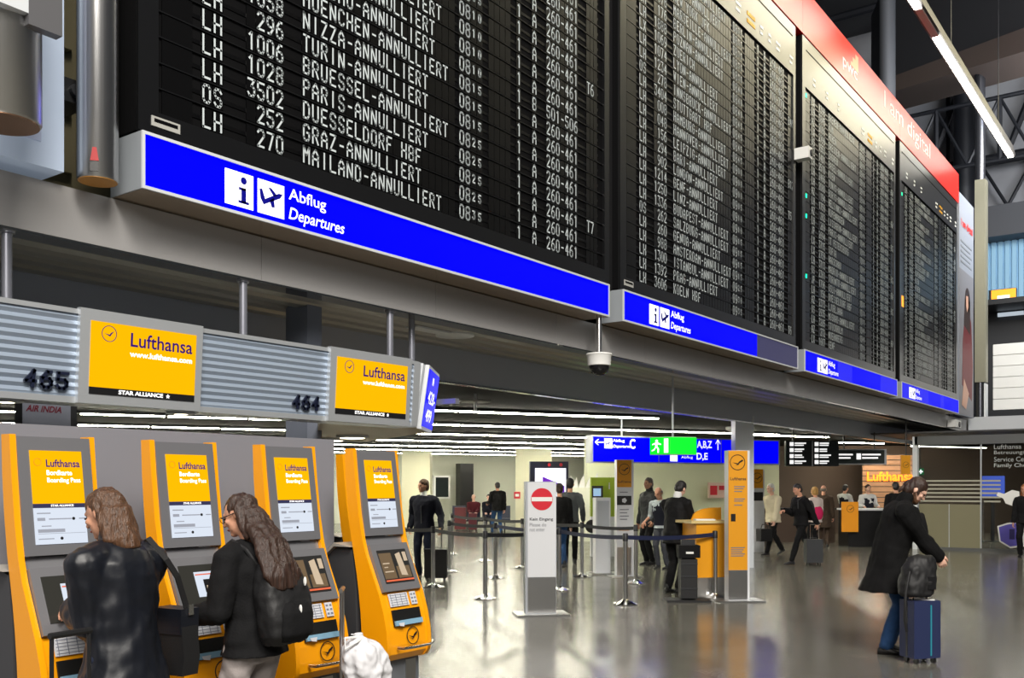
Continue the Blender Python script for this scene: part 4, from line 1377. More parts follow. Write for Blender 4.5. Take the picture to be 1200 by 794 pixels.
L = along(914)
MB().bx(0, L, 0, 0.2, 0, 0.56).build('casing', pylon_grey, R)
cuts = (along(694.5), along(772), along(845), along(912.5))
for a, c_ in zip(cuts, cuts[1:]):
    MB().bx(a + 0.015, c_ - 0.015, -0.008, 0, 0.03, 0.53).build('face_panel', sign_blue, R)
MM = FACE @ T(0, 0, 0.008)
arrow = lambda cx, cz, s, up: [[(cx + (p if not up else -q) * s, cz + (q if not up else p) * s) for p, q in pl] for pl in (
    [(-0.5, 0.05), (-0.5, -0.05), (0.5, -0.05), (0.5, 0.05)], [(-0.5, 0.05), (-0.15, 0.3), (-0.05, 0.3), (-0.4, 0), (-0.05, -0.3), (-0.15, -0.3), (-0.5, -0.05)])]
X = along
flat(MM, arrow((X(698) + X(706)) / 2, 0.42, 0.2, False), 'arrow', sign_white, R, 0.003)
flat(MM, [rect(X(708), X(717), 0.3, 0.5)], 'pictogram', sign_white, R, 0.003)
flat(MM, plane_icon((X(708) + X(717)) / 2, 0.4, 0.16), 'pictogram_symbol', sign_ink_blue, R, 0.005)
lettering([('C', MM @ T(X(737.5), 0.3, 0), dict(width=X(744) - X(737.5), height=0.2, bold=0.02, depth=0.003)),
           ('Abflug', MM @ T(X(718), 0.415, 0), dict(width=0.28, height=0.075, bold=0.004, depth=0.003)),
           ('Departures', MM @ T(X(718), 0.3, 0), dict(width=0.42, height=0.075, bold=0.004, shear=.2, depth=0.003)),
           ('A,B,Z', MM @ T(X(816.5), 0.32, 0), dict(width=X(834) - X(816.5), height=0.18, bold=0.02, depth=0.003)),
           ('D,E', MM @ T(X(816), 0.07, 0), dict(width=X(829) - X(816), height=0.17, bold=0.02, depth=0.003)),
           ('Abflug', MM @ T(X(798), 0.1, 0), dict(width=0.3, height=0.07, bold=0.004, depth=0.003))], sign_white, R)
up = [[(q_ * -1, p_) for p_, q_ in pl] for pl in arrow(0, 0, 1, False)]
flat(MM, [[(X(841) + p_ * 0.22, 0.42 - q_ * 0.22) for p_, q_ in pl] for pl in up], 'arrow', sign_white, R, 0.003)
flat(MM, [rect(X(785), X(793.5), 0.05, 0.23)], 'pictogram', sign_white, R, 0.003)
for q in (0.8, L - 1.2):
    MB().tube([(q, 0.1, 0.56), (q, 0.1, 0.97)], 0.02, 8).build('hanger', pylon_grey, R)
# green exit sign, two-sided wedge
x, y = at_depth(789, 15.0)
R = thing('exit_sign', 'bright green emergency exit sign with running figure hanging from a rod', 'sign', (x, y, 2.17), RV)
gr = mat('lit_green', (0.0, 0.5, 0.02), 0.4, emit=0.72, ecol=(0.0, 0.86, 0.02))
MB().prism([(-0.345, 0.1), (-0.06, -0.09), (0.37, 0.06), (0.37, 0.1), (-0.06, 0.16)], 0, 0.28, 'xy').build('casing', mat('exit_grey', S(150, 180, 150), 0.4), R)
al = math.atan2(-0.19, 0.285)
Ml = T(-0.345, 0.1, 0) @ Matrix.Rotation(al, 4, 'Z') @ FACE
Lw = math.hypot(0.285, 0.19)
flat(Ml, [rect(0.0, Lw, 0.01, 0.27)], 'green_panel', gr, R, 0.006, 0.004)
Mr = T(-0.06, -0.09, 0) @ Matrix.Rotation(math.atan2(0.15, 0.43), 4, 'Z') @ FACE
flat(Mr, [rect(0.0, 0.455, 0.01, 0.27)], 'green_panel', gr, R, 0.006, 0.004)
run = [disc(0.115, 0.215, 0.022, 12), [(0.09, 0.19), (0.13, 0.2), (0.125, 0.12), (0.09, 0.125)], [(0.09, 0.19), (0.085, 0.165), (0.04, 0.15), (0.04, 0.168)],
       [(0.125, 0.195), (0.19, 0.17), (0.19, 0.152), (0.125, 0.165)], [(0.095, 0.13), (0.115, 0.13), (0.075, 0.07), (0.03, 0.055), (0.03, 0.073), (0.065, 0.085)],
       [(0.105, 0.13), (0.128, 0.13), (0.155, 0.09), (0.15, 0.03), (0.13, 0.03), (0.13, 0.085)], rect(0.24, 0.31, 0.03, 0.25)]
flat(Ml, run, 'running_figure', sign_white, R, 0.011, 0.004)
MB().tube([(0.0, 0.05, 0.27), (0.0, 0.05, 1.28)], 0.016, 8).build('hanger', pylon_grey, R)
# black flight information sign and grey sign board behind it
x, y = at_depth(952, 25.0)
R = thing('information_sign', 'black hanging sign of white pictograms and text lines right of the gate sign', 'sign', (x, y, 2.19), RV)
hw = 31 / FPX * 25
MB().bx(-hw, hw, 0, 0.15, 0, 0.65).build('casing', mat('sign_board_black', S(16, 24, 26), 0.4), R)
b, t = [], []
for col in (-hw + 0.1, 0.06):
    for k in range(4):
        z = 0.52 - k * 0.155
        b.append(rect(col, col + 0.1, z, z + 0.1))
        t += [rect(col + 0.13, col + 0.42 - 0.05 * ((k + (col > 0)) % 3), z + 0.055, z + 0.09), rect(col + 0.13, col + 0.36 - 0.04 * (k % 2), z + 0.005, z + 0.035)]
flat(FACE, b, 'pictogram', sign_white, R, 0.003)
flat(FACE, t, 'small_text', sign_white, R, 0.003)
MB().bx(-0.012, 0.012, -0.008, 0, 0, 0.65).build('divider', pylon_grey, R)
for q in (-hw + 0.2, hw - 0.2):
    MB().tube([(q, 0.08, 0.65), (q, 0.08, 0.93)], 0.02, 8).build('hanger', dark, R)
x, y = at_depth(1008, 26.0)
R = thing('grey_sign_board', 'long dark grey sign board with white text right of the black sign', 'sign', (x, y, 2.25), RV)
hw = 31 / FPX * 26
MB().bx(-hw, hw, 0, 0.15, 0, 0.42).build('frame', pylon_grey, R)
MB().bx(-hw, hw - 0.06, -0.006, 0, 0.03, 0.39).build('face_panel', mat('sign_board_slate', S(34, 44, 44), 0.4), R)
flat(FACE, [rect(-0.1, 0.02, 0.14, 0.3)], 'pictogram', sign_white, R, 0.01)
flat(FACE, [rect(-0.6, -0.2, 0.25, 0.29), rect(-0.6, -0.26, 0.16, 0.2), rect(0.05, 0.55, 0.25, 0.29), rect(0.05, 0.48, 0.16, 0.2)], 'small_text', sign_white, R, 0.01)
for q in (-hw + 0.3, hw - 0.3):
    MB().tube([(q, 0.08, 0.42), (q, 0.08, 0.87)], 0.02, 8).build('hanger', dark, R)

# ================================================================ COUNTERS
# yellow desk in front of the suited man
x, y = floor_at(827, 698)
R = thing('yellow_desk', 'yellow standing desk with papers in front of the man in black suit', 'desk', (x, y, 0), RV + 0.25)
MB().bx(-0.22, 0.3, -0.16, 0.3, 0.0, 0.30).build('foot', steel, R)
MB().bx(-0.24, 0.32, -0.18, 0.32, 0.30, 1.12).build('body', amb_face, R, bevel=0.01)
MB().bx(-0.34, 0.36, -0.22, 0.36, 1.12, 1.16).build('top', mat('desk_top', S(214, 190, 130), 0.4), R, bevel=0.008)
ar = [(-0.16 + 0.34 * (k / 12), 1.16 + 0.17 * math.sin(PI * (0.18 + 0.82 * (1 - k / 12)) * 0.5) ) for k in range(13)]
MB().prism([(0.36, 1.16)] + [(0.36 - 0.5 * k / 12, 1.16 + 0.19 * math.sqrt(max(0, 1 - (k / 12) ** 3))) for k in range(13)], 0.2, 0.24, 'xz').build('back_panel', amb_face, R)
R = tag(MB().box((0, 0, 0), (0.30, 0.2, 0.02)).build('paper_stack', white_paint), 'white stack of papers on the yellow desk', 'papers')
R.location = (x - 0.05, y, 1.172)
R.rotation_euler = (0, 0, RV)
# airline counter
x, y = at_depth(1012, 26.5)
R = thing('service_counter', 'black service counter with an orange front panel and white top', 'counter', (x, y, 0), RV)
MB().bx(-0.42, 1.8, 0, 0.8, 0, 1.0).build('body', mat('counter_black', S(22, 22, 24), 0.35), R)
MB().bx(-0.45, 1.85, -0.05, 0.85, 1.0, 1.05).build('top', pylon_white, R)
MB().bx(-0.65, -0.2, -0.16, -0.1, 0.42, 1.24).build('front_panel', mat('counter_orange', S(240, 156, 30), 0.4), R, bevel=0.02)
MB().bx(-0.6, -0.25, -0.1, 0.0, 0.5, 1.1).build('panel_bracket', dark, R)
emblem_block(FACE @ T(0, 0, 0.16), -0.42, 1.05, 0.1, R)
# slatted wood panel with glowing letters
x, y = at_depth(1040, 33.0)
R = thing('wood_panel', 'lit wooden slat panel with orange airline letters behind the counter', 'wall panel', (x, y, 0), RV)
wood = mat('wood_slat', S(150, 118, 92), 0.5, vary=0.15, vscale=3, stretch=(1, 1, 8))
MB().bx(-0.85, 0.95, 0.05, 0.1, 0, 2.75).build('backing', dark, R)
b = MB()
for k in range(15):
    b.bx(-0.85, 0.95, -0.0, 0.05, 0.02 + k * 0.182, 0.02 + k * 0.182 + 0.155)
b.build('slats', wood, R)
lettering([('Lufthansa', FACE @ T(-0.72, 1.83, 0), dict(width=1.6, height=0.33, bold=0.03, depth=0.05))], mat('letters_orange', S(250, 130, 20), 0.4, emit=1.1, ecol=(1.0, 0.3, 0.02)), R)
wl_ = bpy.data.lights.new('wood_panel_light', 'AREA')
wl_.shape = 'RECTANGLE'
wl_.size, wl_.size_y, wl_.energy, wl_.color = 2.0, 0.3, 70, (1.0, 0.75, 0.5)
o = bpy.data.objects.new('wood_panel_light', wl_)
C.objects.link(o)
x2, y2 = at_depth(1040, 31.8)
o.location = (x2, y2, 3.0)
o.rotation_euler = (Vector((x, y, 1.6)) - o.location).to_track_quat('-Z', 'Y').to_euler()
# low dark counters in the middle background
x, y = at_depth(935, 28.5)
R = thing('low_counter', 'low dark brown counter behind the people walking with luggage', 'counter', (x, y, 0), RV)
MB().bx(-1.0, 1.1, 0, 0.7, 0, 0.98).build('body', mat('counter_brown', S(66, 52, 44), 0.45), R)
MB().bx(-1.05, 1.15, -0.04, 0.72, 0.98, 1.02).build('top', dark, R)
# amber hanging sign by the glass screen and green cross
x, y = at_depth(1064, 25.4)
R = thing('amber_sign', 'small amber emblem sign by the corner of the glass screen', 'sign', (x - 0.15, y, 1.98), RV)
MB().bx(-0.13, 0.1, 0, 0.06, 0, 0.5).build('panel', amb_face, R)
emblem_block(FACE, -0.015, 0.25, 0.08, R)
MB().tube([(0, 0.03, 0.5), (0, 0.03, 1.4)], 0.015, 8).build('hanger', dark, R)
R = thing('first_aid_sign', 'small green cross sign seen through the glass', 'sign', (27.6, 0, 0), 0)
x, y = at_depth(1079, 26.6)
R.location = (x, y, 1.98)
R.rotation_euler = (0, 0, RV)
MB().bx(-0.09, 0.09, 0, 0.03, 0, 0.18).build('panel', mat('aid_green', S(20, 120, 70), .4, emit=.3, ecol=S(20, 140, 80)), R)
flat(FACE, [rect(-0.06, 0.06, 0.07, 0.11), rect(-0.02, 0.02, 0.03, 0.15)], 'cross', sign_white, R, 0.004)
MB().tube([(0, 0.015, 0.18), (0, 0.015, 1.09)], 0.01, 8).build('hanger', dark, R)
# decals and lettering on the glass screen
GF = Matrix.Rotation(-PI / 2, 4, 'Z') @ FACE     # glass faces -X: text x runs towards -Y


def on_plane_x(px, u):
    r = (px - 600) / FPX
    d = u / (CA + SA * r)
    return (SA - CA * r) * d, d


v0, d0 = on_plane_x(1165, GU)
o = lettering([('Lufthansa', GF @ T(0, 0.66, 0), dict(width=0.62, height=0.115, depth=0.02)), ('Betreuungsservice', GF @ T(0, 0.5, 0), dict(width=1.15, height=0.12, depth=0.02)),
               ('Service Center', GF @ T(0, 0.34, 0), dict(width=0.95, height=0.12, depth=0.02)), ('Family Check-in', GF @ T(0, 0.17, 0), dict(width=1.05, height=0.13, bold=0.012, depth=0.02))],
              mat('glass_lettering', S(165, 170, 168), 0.5), None, 'glass_lettering')
o.location = (GU, v0, 1.95)
tag(o, 'grey lettering about family check-in on the glass screen at the right', 'lettering')
v0, d0 = on_plane_x(1183, GU)
R = thing('luggage_decal', 'purple suitcase sticker with white outline on the glass screen', 'sticker', (GU, v0, zat(626, d0)), -PI / 2)
sh = [(-0.24, 0.18), (-0.05, 0.25), (0.2, 0.3), (0.3, 0.22), (0.3, -0.25), (0.02, -0.3), (-0.2, -0.16)]
flat(FACE, [[(p * 1.15, q * 1.15) for p, q in sh]], 'outline', white_paint, R, 0.014)
flat(FACE, [sh], 'print', mat('decal_purple', S(92, 84, 180), 0.5), R, 0.017)
flat(FACE, [rect(0.0, 0.12, -0.12, 0.14), rect(0.02, 0.16, 0.3, 0.36)], 'print_dark', mat('decal_navy', S(40, 34, 90), 0.5), R, 0.02)
v0, d0 = on_plane_x(1181, GU)
R = thing('cloud_decal', 'white cloud-like hand sticker above the suitcase sticker on the glass', 'sticker', (GU, v0, zat(583, d0)), -PI / 2)
flat(FACE, [[(-0.26, 0.06), (-0.22, 0.14), (-0.08, 0.1), (0.1, 0.2), (0.26, 0.16), (0.28, -0.12), (0.1, -0.2), (-0.05, -0.14), (-0.1, -0.02)]], 'print', white_paint, R, 0.014)
# blue monitor behind the glass and dim counter
x, y = at_depth(1164, 29.0)
R = thing('blue_monitor', 'blue glowing monitor on a stand behind the glass screen', 'monitor', (x, y, 0), RV)
MB().bx(-0.36, 0.36, 0, 0.08, 1.3, 2.0).build('casing', black, R)
MB().bx(-0.34, 0.34, -0.008, 0, 1.33, 1.97).build('display', mat('screen_blue_dim', S(70, 90, 190), 0.3, emit=0.45, ecol=S(70, 100, 215)), R)
MB().bx(-0.05, 0.05, 0.02, 0.07, 0.02, 1.3).bx(-0.3, 0.3, -0.15, 0.2, 0, 0.02).build('stand', dark, R)
# orange sign box and lamp of the gallery
v0, d0 = on_plane_x(1176, 42.9)
R = thing('orange_light_box', 'glowing orange sign box on the upper gallery at the right edge', 'sign', (42.9, v0, 8.95), -PI / 2)
hw = 13 / FPX * d0
MB().bx(-hw - .1, hw, 0, 0.3, 0.05, 0.62).build('casing', dark, R)
MB().bx(-hw, hw, -0.01, 0, 0.06, 0.6).build('display', mat('lit_orange_box', S(255, 160, 30), 0.4, emit=1.0, ecol=(1.0, 0.36, 0.03)), R)
MB().bx(-hw * .5, hw * .5, -0.016, -0.01, 0.24, 0.36).build('lettering', sign_white, R)
R = thing('gallery_shelf_lamp', 'dim white strip lamp in the dark gallery opening', 'lamp', (43.4, on_plane_x(1185, 43.4)[0], 8.55), -PI / 2)
MB().bx(-0.5, 0.45, 0, 0.1, 0, 0.15).build('tube', mat('dim_tube', (.6, .65, .7), .4, emit=.6, ecol=(.7, .8, .9)), R)
MB().bx(-0.52, 0.47, 0.02, 0.12, 0.12, 0.22).build('housing', dark, R)

# small fittings of the back hall
x, y = at_depth(557, 15.0)
R = thing('ceiling_antenna', 'flat disc on a short stem under the dark ceiling above the strip lights', 'ceiling fitting', (x, y, 2.93))
MB().lathe([(0.25, 0.06), (0.25, 0.075), (0.02, 0.1)], seg=28).build('disc', mat('fitting_grey', S(120, 120, 116), 0.5), R, smooth=True)
MB().tube([(0, 0, 0.09), (0, 0, 0.2)], 0.02, 8).build('stem', alu_white, R)
MB().tube([(0, 0, -0.08), (0, 0, 0.07)], 0.025, 8).build('drop', alu_white, R)
x, y = at_depth(867, 23.6)
R = thing('cone_lamp', 'white cone lamp at the ceiling left of the black information sign', 'ceiling light', (x, y, 2.86))
MB().lathe([(0.06, 0.0), (0.09, 0.06), (0.34, 0.2), (0.34, 0.262)], seg=28).build('shade', white_paint, R, smooth=True)
x, y = at_depth(606, 36.9)
R = thing('fire_alarm_box', 'small red alarm box on the cream column left of the navy display', 'alarm box', (x - CA * 0.04, y - SA * 0.04, 1.18), RV)
MB().bx(-0.12, 0.12, 0, 0.08, 0, 0.26).build('body', no_red, R, bevel=0.01)
MB().bx(-0.07, 0.07, -0.008, 0, 0.08, 0.18).build('glass', white_paint, R)
x, y = at_depth(841, 30.9)
R = thing('wall_notice', 'small red and white notice on the pale green wall beside the yellow pylon', 'notice', (x, y, 1.28), E27)
MB().bx(-0.35, 0.35, 0, 0.06, 0, 0.5).build('panel', mat('notice_pink', S(222, 190, 176), .5), R)
flat(FACE, [rect(-0.3, -0.02, 0.1, 0.4), rect(0.05, 0.3, 0.26, 0.4)], 'print', no_red, R, 0.005)

# ================================================================ ROOF STRUCTURE
trm = mat('truss_dark', S(38, 40, 46), 0.5, 0.3)
panel_w = mat('roof_panel_grey', S(150, 150, 152), 0.7)


def truss(uu, v0, v1, z0, z1, n, label, r=0.16):
    R = thing('roof_truss', label, 'roof truss', (uu, v0, z0), 0, 'dark roof trusses')
    h, L = z1 - z0, v1 - v0
    b = MB()
    b.tube([(0, 0, 0), (0, L, 0)], r, 8).tube([(0, 0, h), (0, L, h)], r, 8)
    b.build('chord', trm, R)
    for k in range(n):
        a, c_, e = L * k / n, L * (k + 0.5) / n, L * (k + 1) / n
        MB().tube([(0, a, 0), (0, c_, h)], r * 0.75, 6).build('strut', trm, R)
        MB().tube([(0, c_, h), (0, e, 0)], r * 0.75, 6).build('strut', trm, R)
    for k in range(n):
        MB().tube([(0, L * (k + 0.5) / n, 0), (0, L * (k + 0.5) / n, h)], r * 1.1, 6).build('post', trm, R)
    return R


truss(44.6, 1, 17, 13.3, 15.2, 8, 'lowest dark roof truss just above the blue corrugated wall', 0.1)
truss(44.2, 1, 19, 15.3, 19.2, 6, 'large dark triangular roof truss against the grey far wall', 0.17)
truss(41.0, 1, 17, 14.2, 16.6, 7, 'dark roof truss crossing in front of the large triangular truss', 0.09)
truss(43.0, 4, 24, 19.4, 22.4, 5, 'topmost dark roof truss under the roof', 0.2)
for px, d, lab in ((1040, 33, 'dark grey round column rising behind the red banner'), (1130, 40, 'dark round column behind the line lamp end'), (1112, 42.5, 'thin dark column left of the one behind the lamp')):
    x, y = at_depth(px, d)
    R = thing('roof_column', lab, 'column', (x, y, 3.83))
    r_ = 0.26 if px == 1040 else (0.42 if px == 1130 else 0.2)
    MB().lathe([(r_, 0), (r_, 18.6)], seg=20).build('shaft', trm if px != 1040 else mat('column_steel_dark', S(110, 114, 122), 0.45, 0.2), R, smooth=True)
    MB().lathe([(r_ * 1.3, 0), (r_ * 1.3, 0.1)], seg=20).build('base_ring', trm, R, smooth=True)
# ================================================================ PEOPLE
skin = mat('skin', S(206, 152, 124), 0.5, vary=0.06, vscale=30)
skin_pale = mat('skin_pale', S(224, 178, 156), 0.5, vary=0.06, vscale=30)
eye_m = mat('eye_dark', (0.02, 0.015, 0.012), 0.2)
lip_m = mat('lip', S(160, 92, 84), 0.5)


def remeshed(mb, name, m, parent, vox, smooth=4, fold=0.0, fscale=9.0, extra=None, seed=0.0, fz=0.8):
    me = mb.mesh(name)
    ob = bpy.data.objects.new('tmp', me)
    C.objects.link(ob)
    md = ob.modifiers.new('r', 'REMESH')
    md.mode = 'VOXEL'
    md.voxel_size = vox
    ms = ob.modifiers.new('s', 'SMOOTH')
    ms.factor = 0.5
    ms.iterations = smooth
    dg = bpy.context.evaluated_depsgraph_get()
    out = bpy.data.meshes.new_from_object(ob.evaluated_get(dg))
    bpy.data.objects.remove(ob)
    bpy.data.meshes.remove(me)
    out.name = name
    if fold:
        nn = [v.normal.copy() for v in out.vertices]
        for v, n in zip(out.vertices, nn):
            p = v.co
            q = Vector((p.x * fscale + seed, p.y * fscale, p.z * fscale * fz))
            v.co = p + n * fold * (noise.noise(q) + 0.5 * noise.noise(q * 2.3))
    if extra is not None:
        bm = bmesh.new()
        bm.from_mesh(out)
        t = bpy.data.meshes.new('t')
        bmesh.ops.recalc_face_normals(extra.bm, faces=extra.bm.faces)
        extra.bm.to_mesh(t)
        extra.bm.free()
        bm.from_mesh(t)
        bm.to_mesh(out)
        bm.free()
        bpy.data.meshes.remove(t)
    for p in out.polygons:
        p.use_smooth = True
    return link(name, out, m, parent)


def ik(a, b, l1, l2, hint):
    """middle joint of a two-bone chain"""
    a, b = Vector(a), Vector(b)
    d = b - a
    L = min(d.length, (l1 + l2) * 0.999)
    if d.length > 1e-6:
        dn = d.normalized()
    else:
        dn = Vector((0, 0, -1))
    b2 = a + dn * L
    x = (l1 * l1 - l2 * l2 + L * L) / (2 * L)
    h = math.sqrt(max(l1 * l1 - x * x, 0))
    hv = Vector(hint)
    hv = hv - dn * hv.dot(dn)
    if hv.length < 1e-6:
        hv = dn.orthogonal()
    hv.normalize()
    return a + dn * x + hv * h, b2


def hand_geo(mb, wrist, dirv, palm, side, k, curl=0.5):
    """palm with four bent fingers and a thumb; dirv: wrist to knuckles, palm: palm normal, side: towards the thumb"""
    d = Vector(dirv).normalized()
    s = Vector(side)
    s = (s - d * s.dot(d)).normalized()
    p = Vector(palm)
    p = (p - d * p.dot(d) - s * p.dot(s)).normalized()
    wz = Vector(wrist)
    # palm
    rings = []
    for t, wd, th in ((-0.015, 0.026, 0.019), (0.0, 0.028, 0.02), (0.03, 0.036, 0.018), (0.065, 0.041, 0.015), (0.085, 0.040, 0.012), (0.092, 0.034, 0.008)):
        c = wz + d * t * k
        rings.append([c + s * math.cos(2 * PI * j / 10) * wd * k + p * math.sin(2 * PI * j / 10) * th * k for j in range(10)])
    mb.rings(rings)
    for off, ln, r in ((0.029, 0.072, 0.0092), (0.010, 0.080, 0.0095), (-0.010, 0.074, 0.0092), (-0.029, 0.058, 0.0082)):
        q = wz + d * 0.083 * k + s * off * k
        a = 0.0
        dd = d.copy()
        for seg, f in ((0.45, 0.6), (0.3, 1.0), (0.25, 0.8)):
            a += curl * f
            dd = d * math.cos(a) + p * math.sin(a)
            e = q + dd * ln * seg * k
            mb.cap(q, e, r * k, r * 0.9 * k, 7)
            q = e
            r *= 0.92
    q = wz + d * 0.022 * k + s * 0.024 * k
    dd = (d * 0.65 + s * 0.65 + p * 0.35).normalized()
    e = q + dd * 0.042 * k
    mb.cap(q, e, 0.013 * k, 0.011 * k, 7)
    dd = (d * 0.9 + s * 0.12 + p * 0.45).normalized()
    mb.cap(e, e + dd * 0.032 * k, 0.011 * k, 0.009 * k, 7)


def person(name, label, loc, heading, H=1.75, lean=0.0, nod=0.0, turn=0.0, hands=None, feet=None, legs='trousers', top=None, hair=None, vox=0.012,
           female=False, pelvis=0.0, sk=None, seat=False, curl=0.6, elbow=None, wide=1.0, shoe=None, glasses=False, sway=0.0):
    """top: dict(mat, hem, flare, sleeve, thick, collar) ; hands/feet are targets in metres in the local frame (facing -Y, left +X)"""
    k = H / 1.75
    R = thing('person', label, 'person', (loc[0], loc[1], 0), heading + PI / 2)
    sk = sk or skin
    hipz = (0.92 if not seat else 0.53) * k + pelvis
    hip = Vector((sway, 0, hipz))
    la = math.radians(lean)
    Rl = Matrix.Rotation(la, 3, 'X')             # +x rotation carries +z to -y
    Rl = Matrix(((1, 0, 0), (0, math.cos(la), -math.sin(la)), (0, math.sin(la), math.cos(la))))

    def U(x, y, z):                              # torso frame, z above the hip joint
        f = min(1.0, max(0.0, z / 0.2))
        a = la * (0.5 + 0.5 * f) if z > 0 else 0
        return hip + Vector((x * k, y * k * math.cos(a) - z * k * math.sin(a), y * k * math.sin(a) + z * k * math.cos(a)))

    shw = (0.178 if female else 0.195) * wide
    hpw = (0.092 if female else 0.09)
    neck0, neck1 = U(0, 0.015, 0.565), U(0, -0.005, 0.625)
    na = la + math.radians(nod)
    Rn = Matrix(((1, 0, 0), (0, math.cos(na), -math.sin(na)), (0, math.sin(na), math.cos(na)))) @ Matrix.Rotation(math.radians(turn), 3, 'Z')
    hc = neck1 + Rn @ Vector((0, -0.018, 0.082)) * k

    def Hd(x, y, z):
        return hc + Rn @ Vector((x, y, z)) * k
    sh = {s: U(s * shw, 0.015, 0.452) for s in (-1, 1)}
    hj = {s: hip + Vector((s * hpw * k, 0, -0.02 * k)) for s in (-1, 1)}
    hands = hands or {}
    wr, el = {}, {}
    for s in (-1, 1):
        key = 'L' if s > 0 else 'R'
        tgt = hands.get(key)
        if tgt is None:
            tgt = sh[s] + Vector((s * 0.06 * k, -0.07 * k, -0.53 * k))
        hint = (elbow or {}).get(key, (s * 0.22, 0.75, -0.5))
        el[s], wr[s] = ik(sh[s], tgt, 0.285 * k, 0.255 * k, hint)
    feet = feet or {}
    kn, an, toe = {}, {}, {}
    for s in (-1, 1):
        key = 'L' if s > 0 else 'R'
        f = feet.get(key, (s * 0.10, 0.02, 0.0, 0.0))
        an[s] = Vector((f[0], f[1], f[2] + 0.085 * k))
        pitch = math.radians(f[3]) if len(f) > 3 else 0
        toe[s] = pitch
        kn[s], an[s] = ik(hj[s], an[s], 0.425 * k, 0.425 * k, (0, -1, 0.05))
    # ---- body: one continuous surface
    b = MB()

    def torso(mb, inf, z0=None, flare=0.0, hemz=None, zt=0.54):
        prof = [(-0.10, 0.13, 0.105), (0.0, 0.158 if female else 0.15, 0.112), (0.12, 0.128 if female else 0.14, 0.10), (0.25, 0.135 if female else 0.155, 0.108),
                (0.38, 0.152 if female else 0.168, 0.122), (0.45, 0.145 if female else 0.16, 0.112), (0.51, 0.105, 0.085), (zt, 0.07, 0.065)]
        rings = []
        if hemz is not None:                      # skirt of a coat below the hip, hanging straight down
            n = 4
            for i in range(n):
                z = hemz + (hip.z - 0.02 * k - hemz) * i / n
                f = flare * (1 - i / n)
                rings.append([Vector((hip.x + math.cos(2 * PI * j / 20) * (0.152 * k + inf + f), hip.y + math.sin(2 * PI * j / 20) * (0.112 * k + inf + f), z)) for j in range(20)])
        for z, rx, ry in prof:
            if z0 is not None and z < z0:
                continue
            if hemz is not None and z < 0:
                continue
            rr = rx * wide * k + inf
            r2 = ry * wide * k + inf
            a = [U(0, 0, z) + (U(math.cos(2 * PI * j / 20), 0, z) - U(0, 0, z)) / k * rr + (U(0, math.sin(2 * PI * j / 20), z) - U(0, 0, z)) / k * r2 for j in range(20)]
            rings.append(a)
        mb.rings(rings)

    def arm(mb, inf, s, f=1.0):
        mb.cap(U(s * (shw - 0.11), 0.012, 0.485), sh[s], 0.048 * k + inf, 0.05 * k + inf, 12)
        mb.cap(sh[s], el[s], 0.052 * k + inf, 0.042 * k + inf, 12)
        if f > 0.5:
            e = el[s].lerp(wr[s], (f - 0.5) * 2)
            mb.cap(el[s], e, 0.042 * k + inf, (0.042 - 0.013 * (f - .5) * 2) * k + inf, 12)

    torso(b, -0.012)
    for s in (-1, 1):
        arm(b, -0.006, s)
        b.cap(hj[s], kn[s], 0.072 * k, 0.05 * k, 12)
        b.cap(kn[s], an[s], 0.048 * k, 0.036 * k, 12)
    b.cap(neck0, neck1 + (hc - neck1) * 0.4, 0.054 * k, 0.05 * k, 14)
    # skull, face, jaw, nose, ears
    b.ell(Hd(0, 0.006, 0.022), (0.074 * k, 0.092 * k, 0.094 * k), 16, M=Rn, rows=10)
    b.ell(Hd(0, -0.024, -0.045), (0.056 * k, 0.064 * k, 0.070 * k), 14, M=Rn, rows=8)
    b.ell(Hd(0, -0.066, -0.094), (0.024 * k, 0.02 * k, 0.018 * k), 10, M=Rn)
    b.cap(Hd(0, -0.088, 0.008), Hd(0, -0.106, -0.028), 0.009 * k, 0.0135 * k, 8)
    b.cap(Hd(-0.03, -0.082, 0.022), Hd(0.03, -0.082, 0.022), 0.011 * k, 0.011 * k, 8)
    for s in (-1, 1):
        b.ell(Hd(s * 0.077, 0.012, -0.012), (0.011 * k, 0.018 * k, 0.03 * k), 8, M=Rn)
        b.ell(Hd(s * 0.042, -0.062, -0.022), (0.02 * k, 0.022 * k, 0.02 * k), 8, M=Rn)
    ex = MB()
    for s in (-1, 1):
        dv = (wr[s] - el[s]).normalized()
        hd = (dv * 0.75 + Vector((0, 0, -0.35))).normalized() if 'L' in hands or 'R' in hands else dv
        fwd = Vector((0, -1, 0))
        inward = Vector((-s, 0, 0))
        if abs(hd.z) > 0.75:
            hand_geo(ex, wr[s], hd, inward, fwd, k, curl)
        else:
            hand_geo(ex, wr[s], hd, Vector((0, 0, -1)) + inward * 0.4, inward, k, curl)
    body = remeshed(b, 'body', sk, R, min(vox, 0.009) if H > 0 else vox, 3, extra=ex)
    # eyes and mouth
    for s in (-1, 1):
        e = MB()
        e.ell(Hd(s * 0.031, -0.083, 0.002), (0.012 * k, 0.008 * k, 0.006 * k), 8, M=Rn, rows=6)
        e.build('eye', eye_m, R, smooth=True)
    MB().ell(Hd(0, -0.087, -0.062), (0.022 * k, 0.008 * k, 0.006 * k), 8, M=Rn, rows=6).build('mouth', lip_m, R, smooth=True)
    # ---- legs
    lm, lt = legs
    lb = MB()
    torso(lb, 0.008, zt=0.14)
    lb.bm.free()
    lb = MB()
    rings = []
    for z, rx, ry in ((-0.13, 0.12, 0.1), (-0.06, 0.152, 0.118), (0.0, 0.16 if female else 0.152, 0.118), (0.09, 0.142 if female else 0.144, 0.108)):
        rings.append([hip + Vector((math.cos(2 * PI * j / 20) * rx * wide * k, math.sin(2 * PI * j / 20) * ry * wide * k, z * k)) for j in range(20)])
    lb.rings(rings)
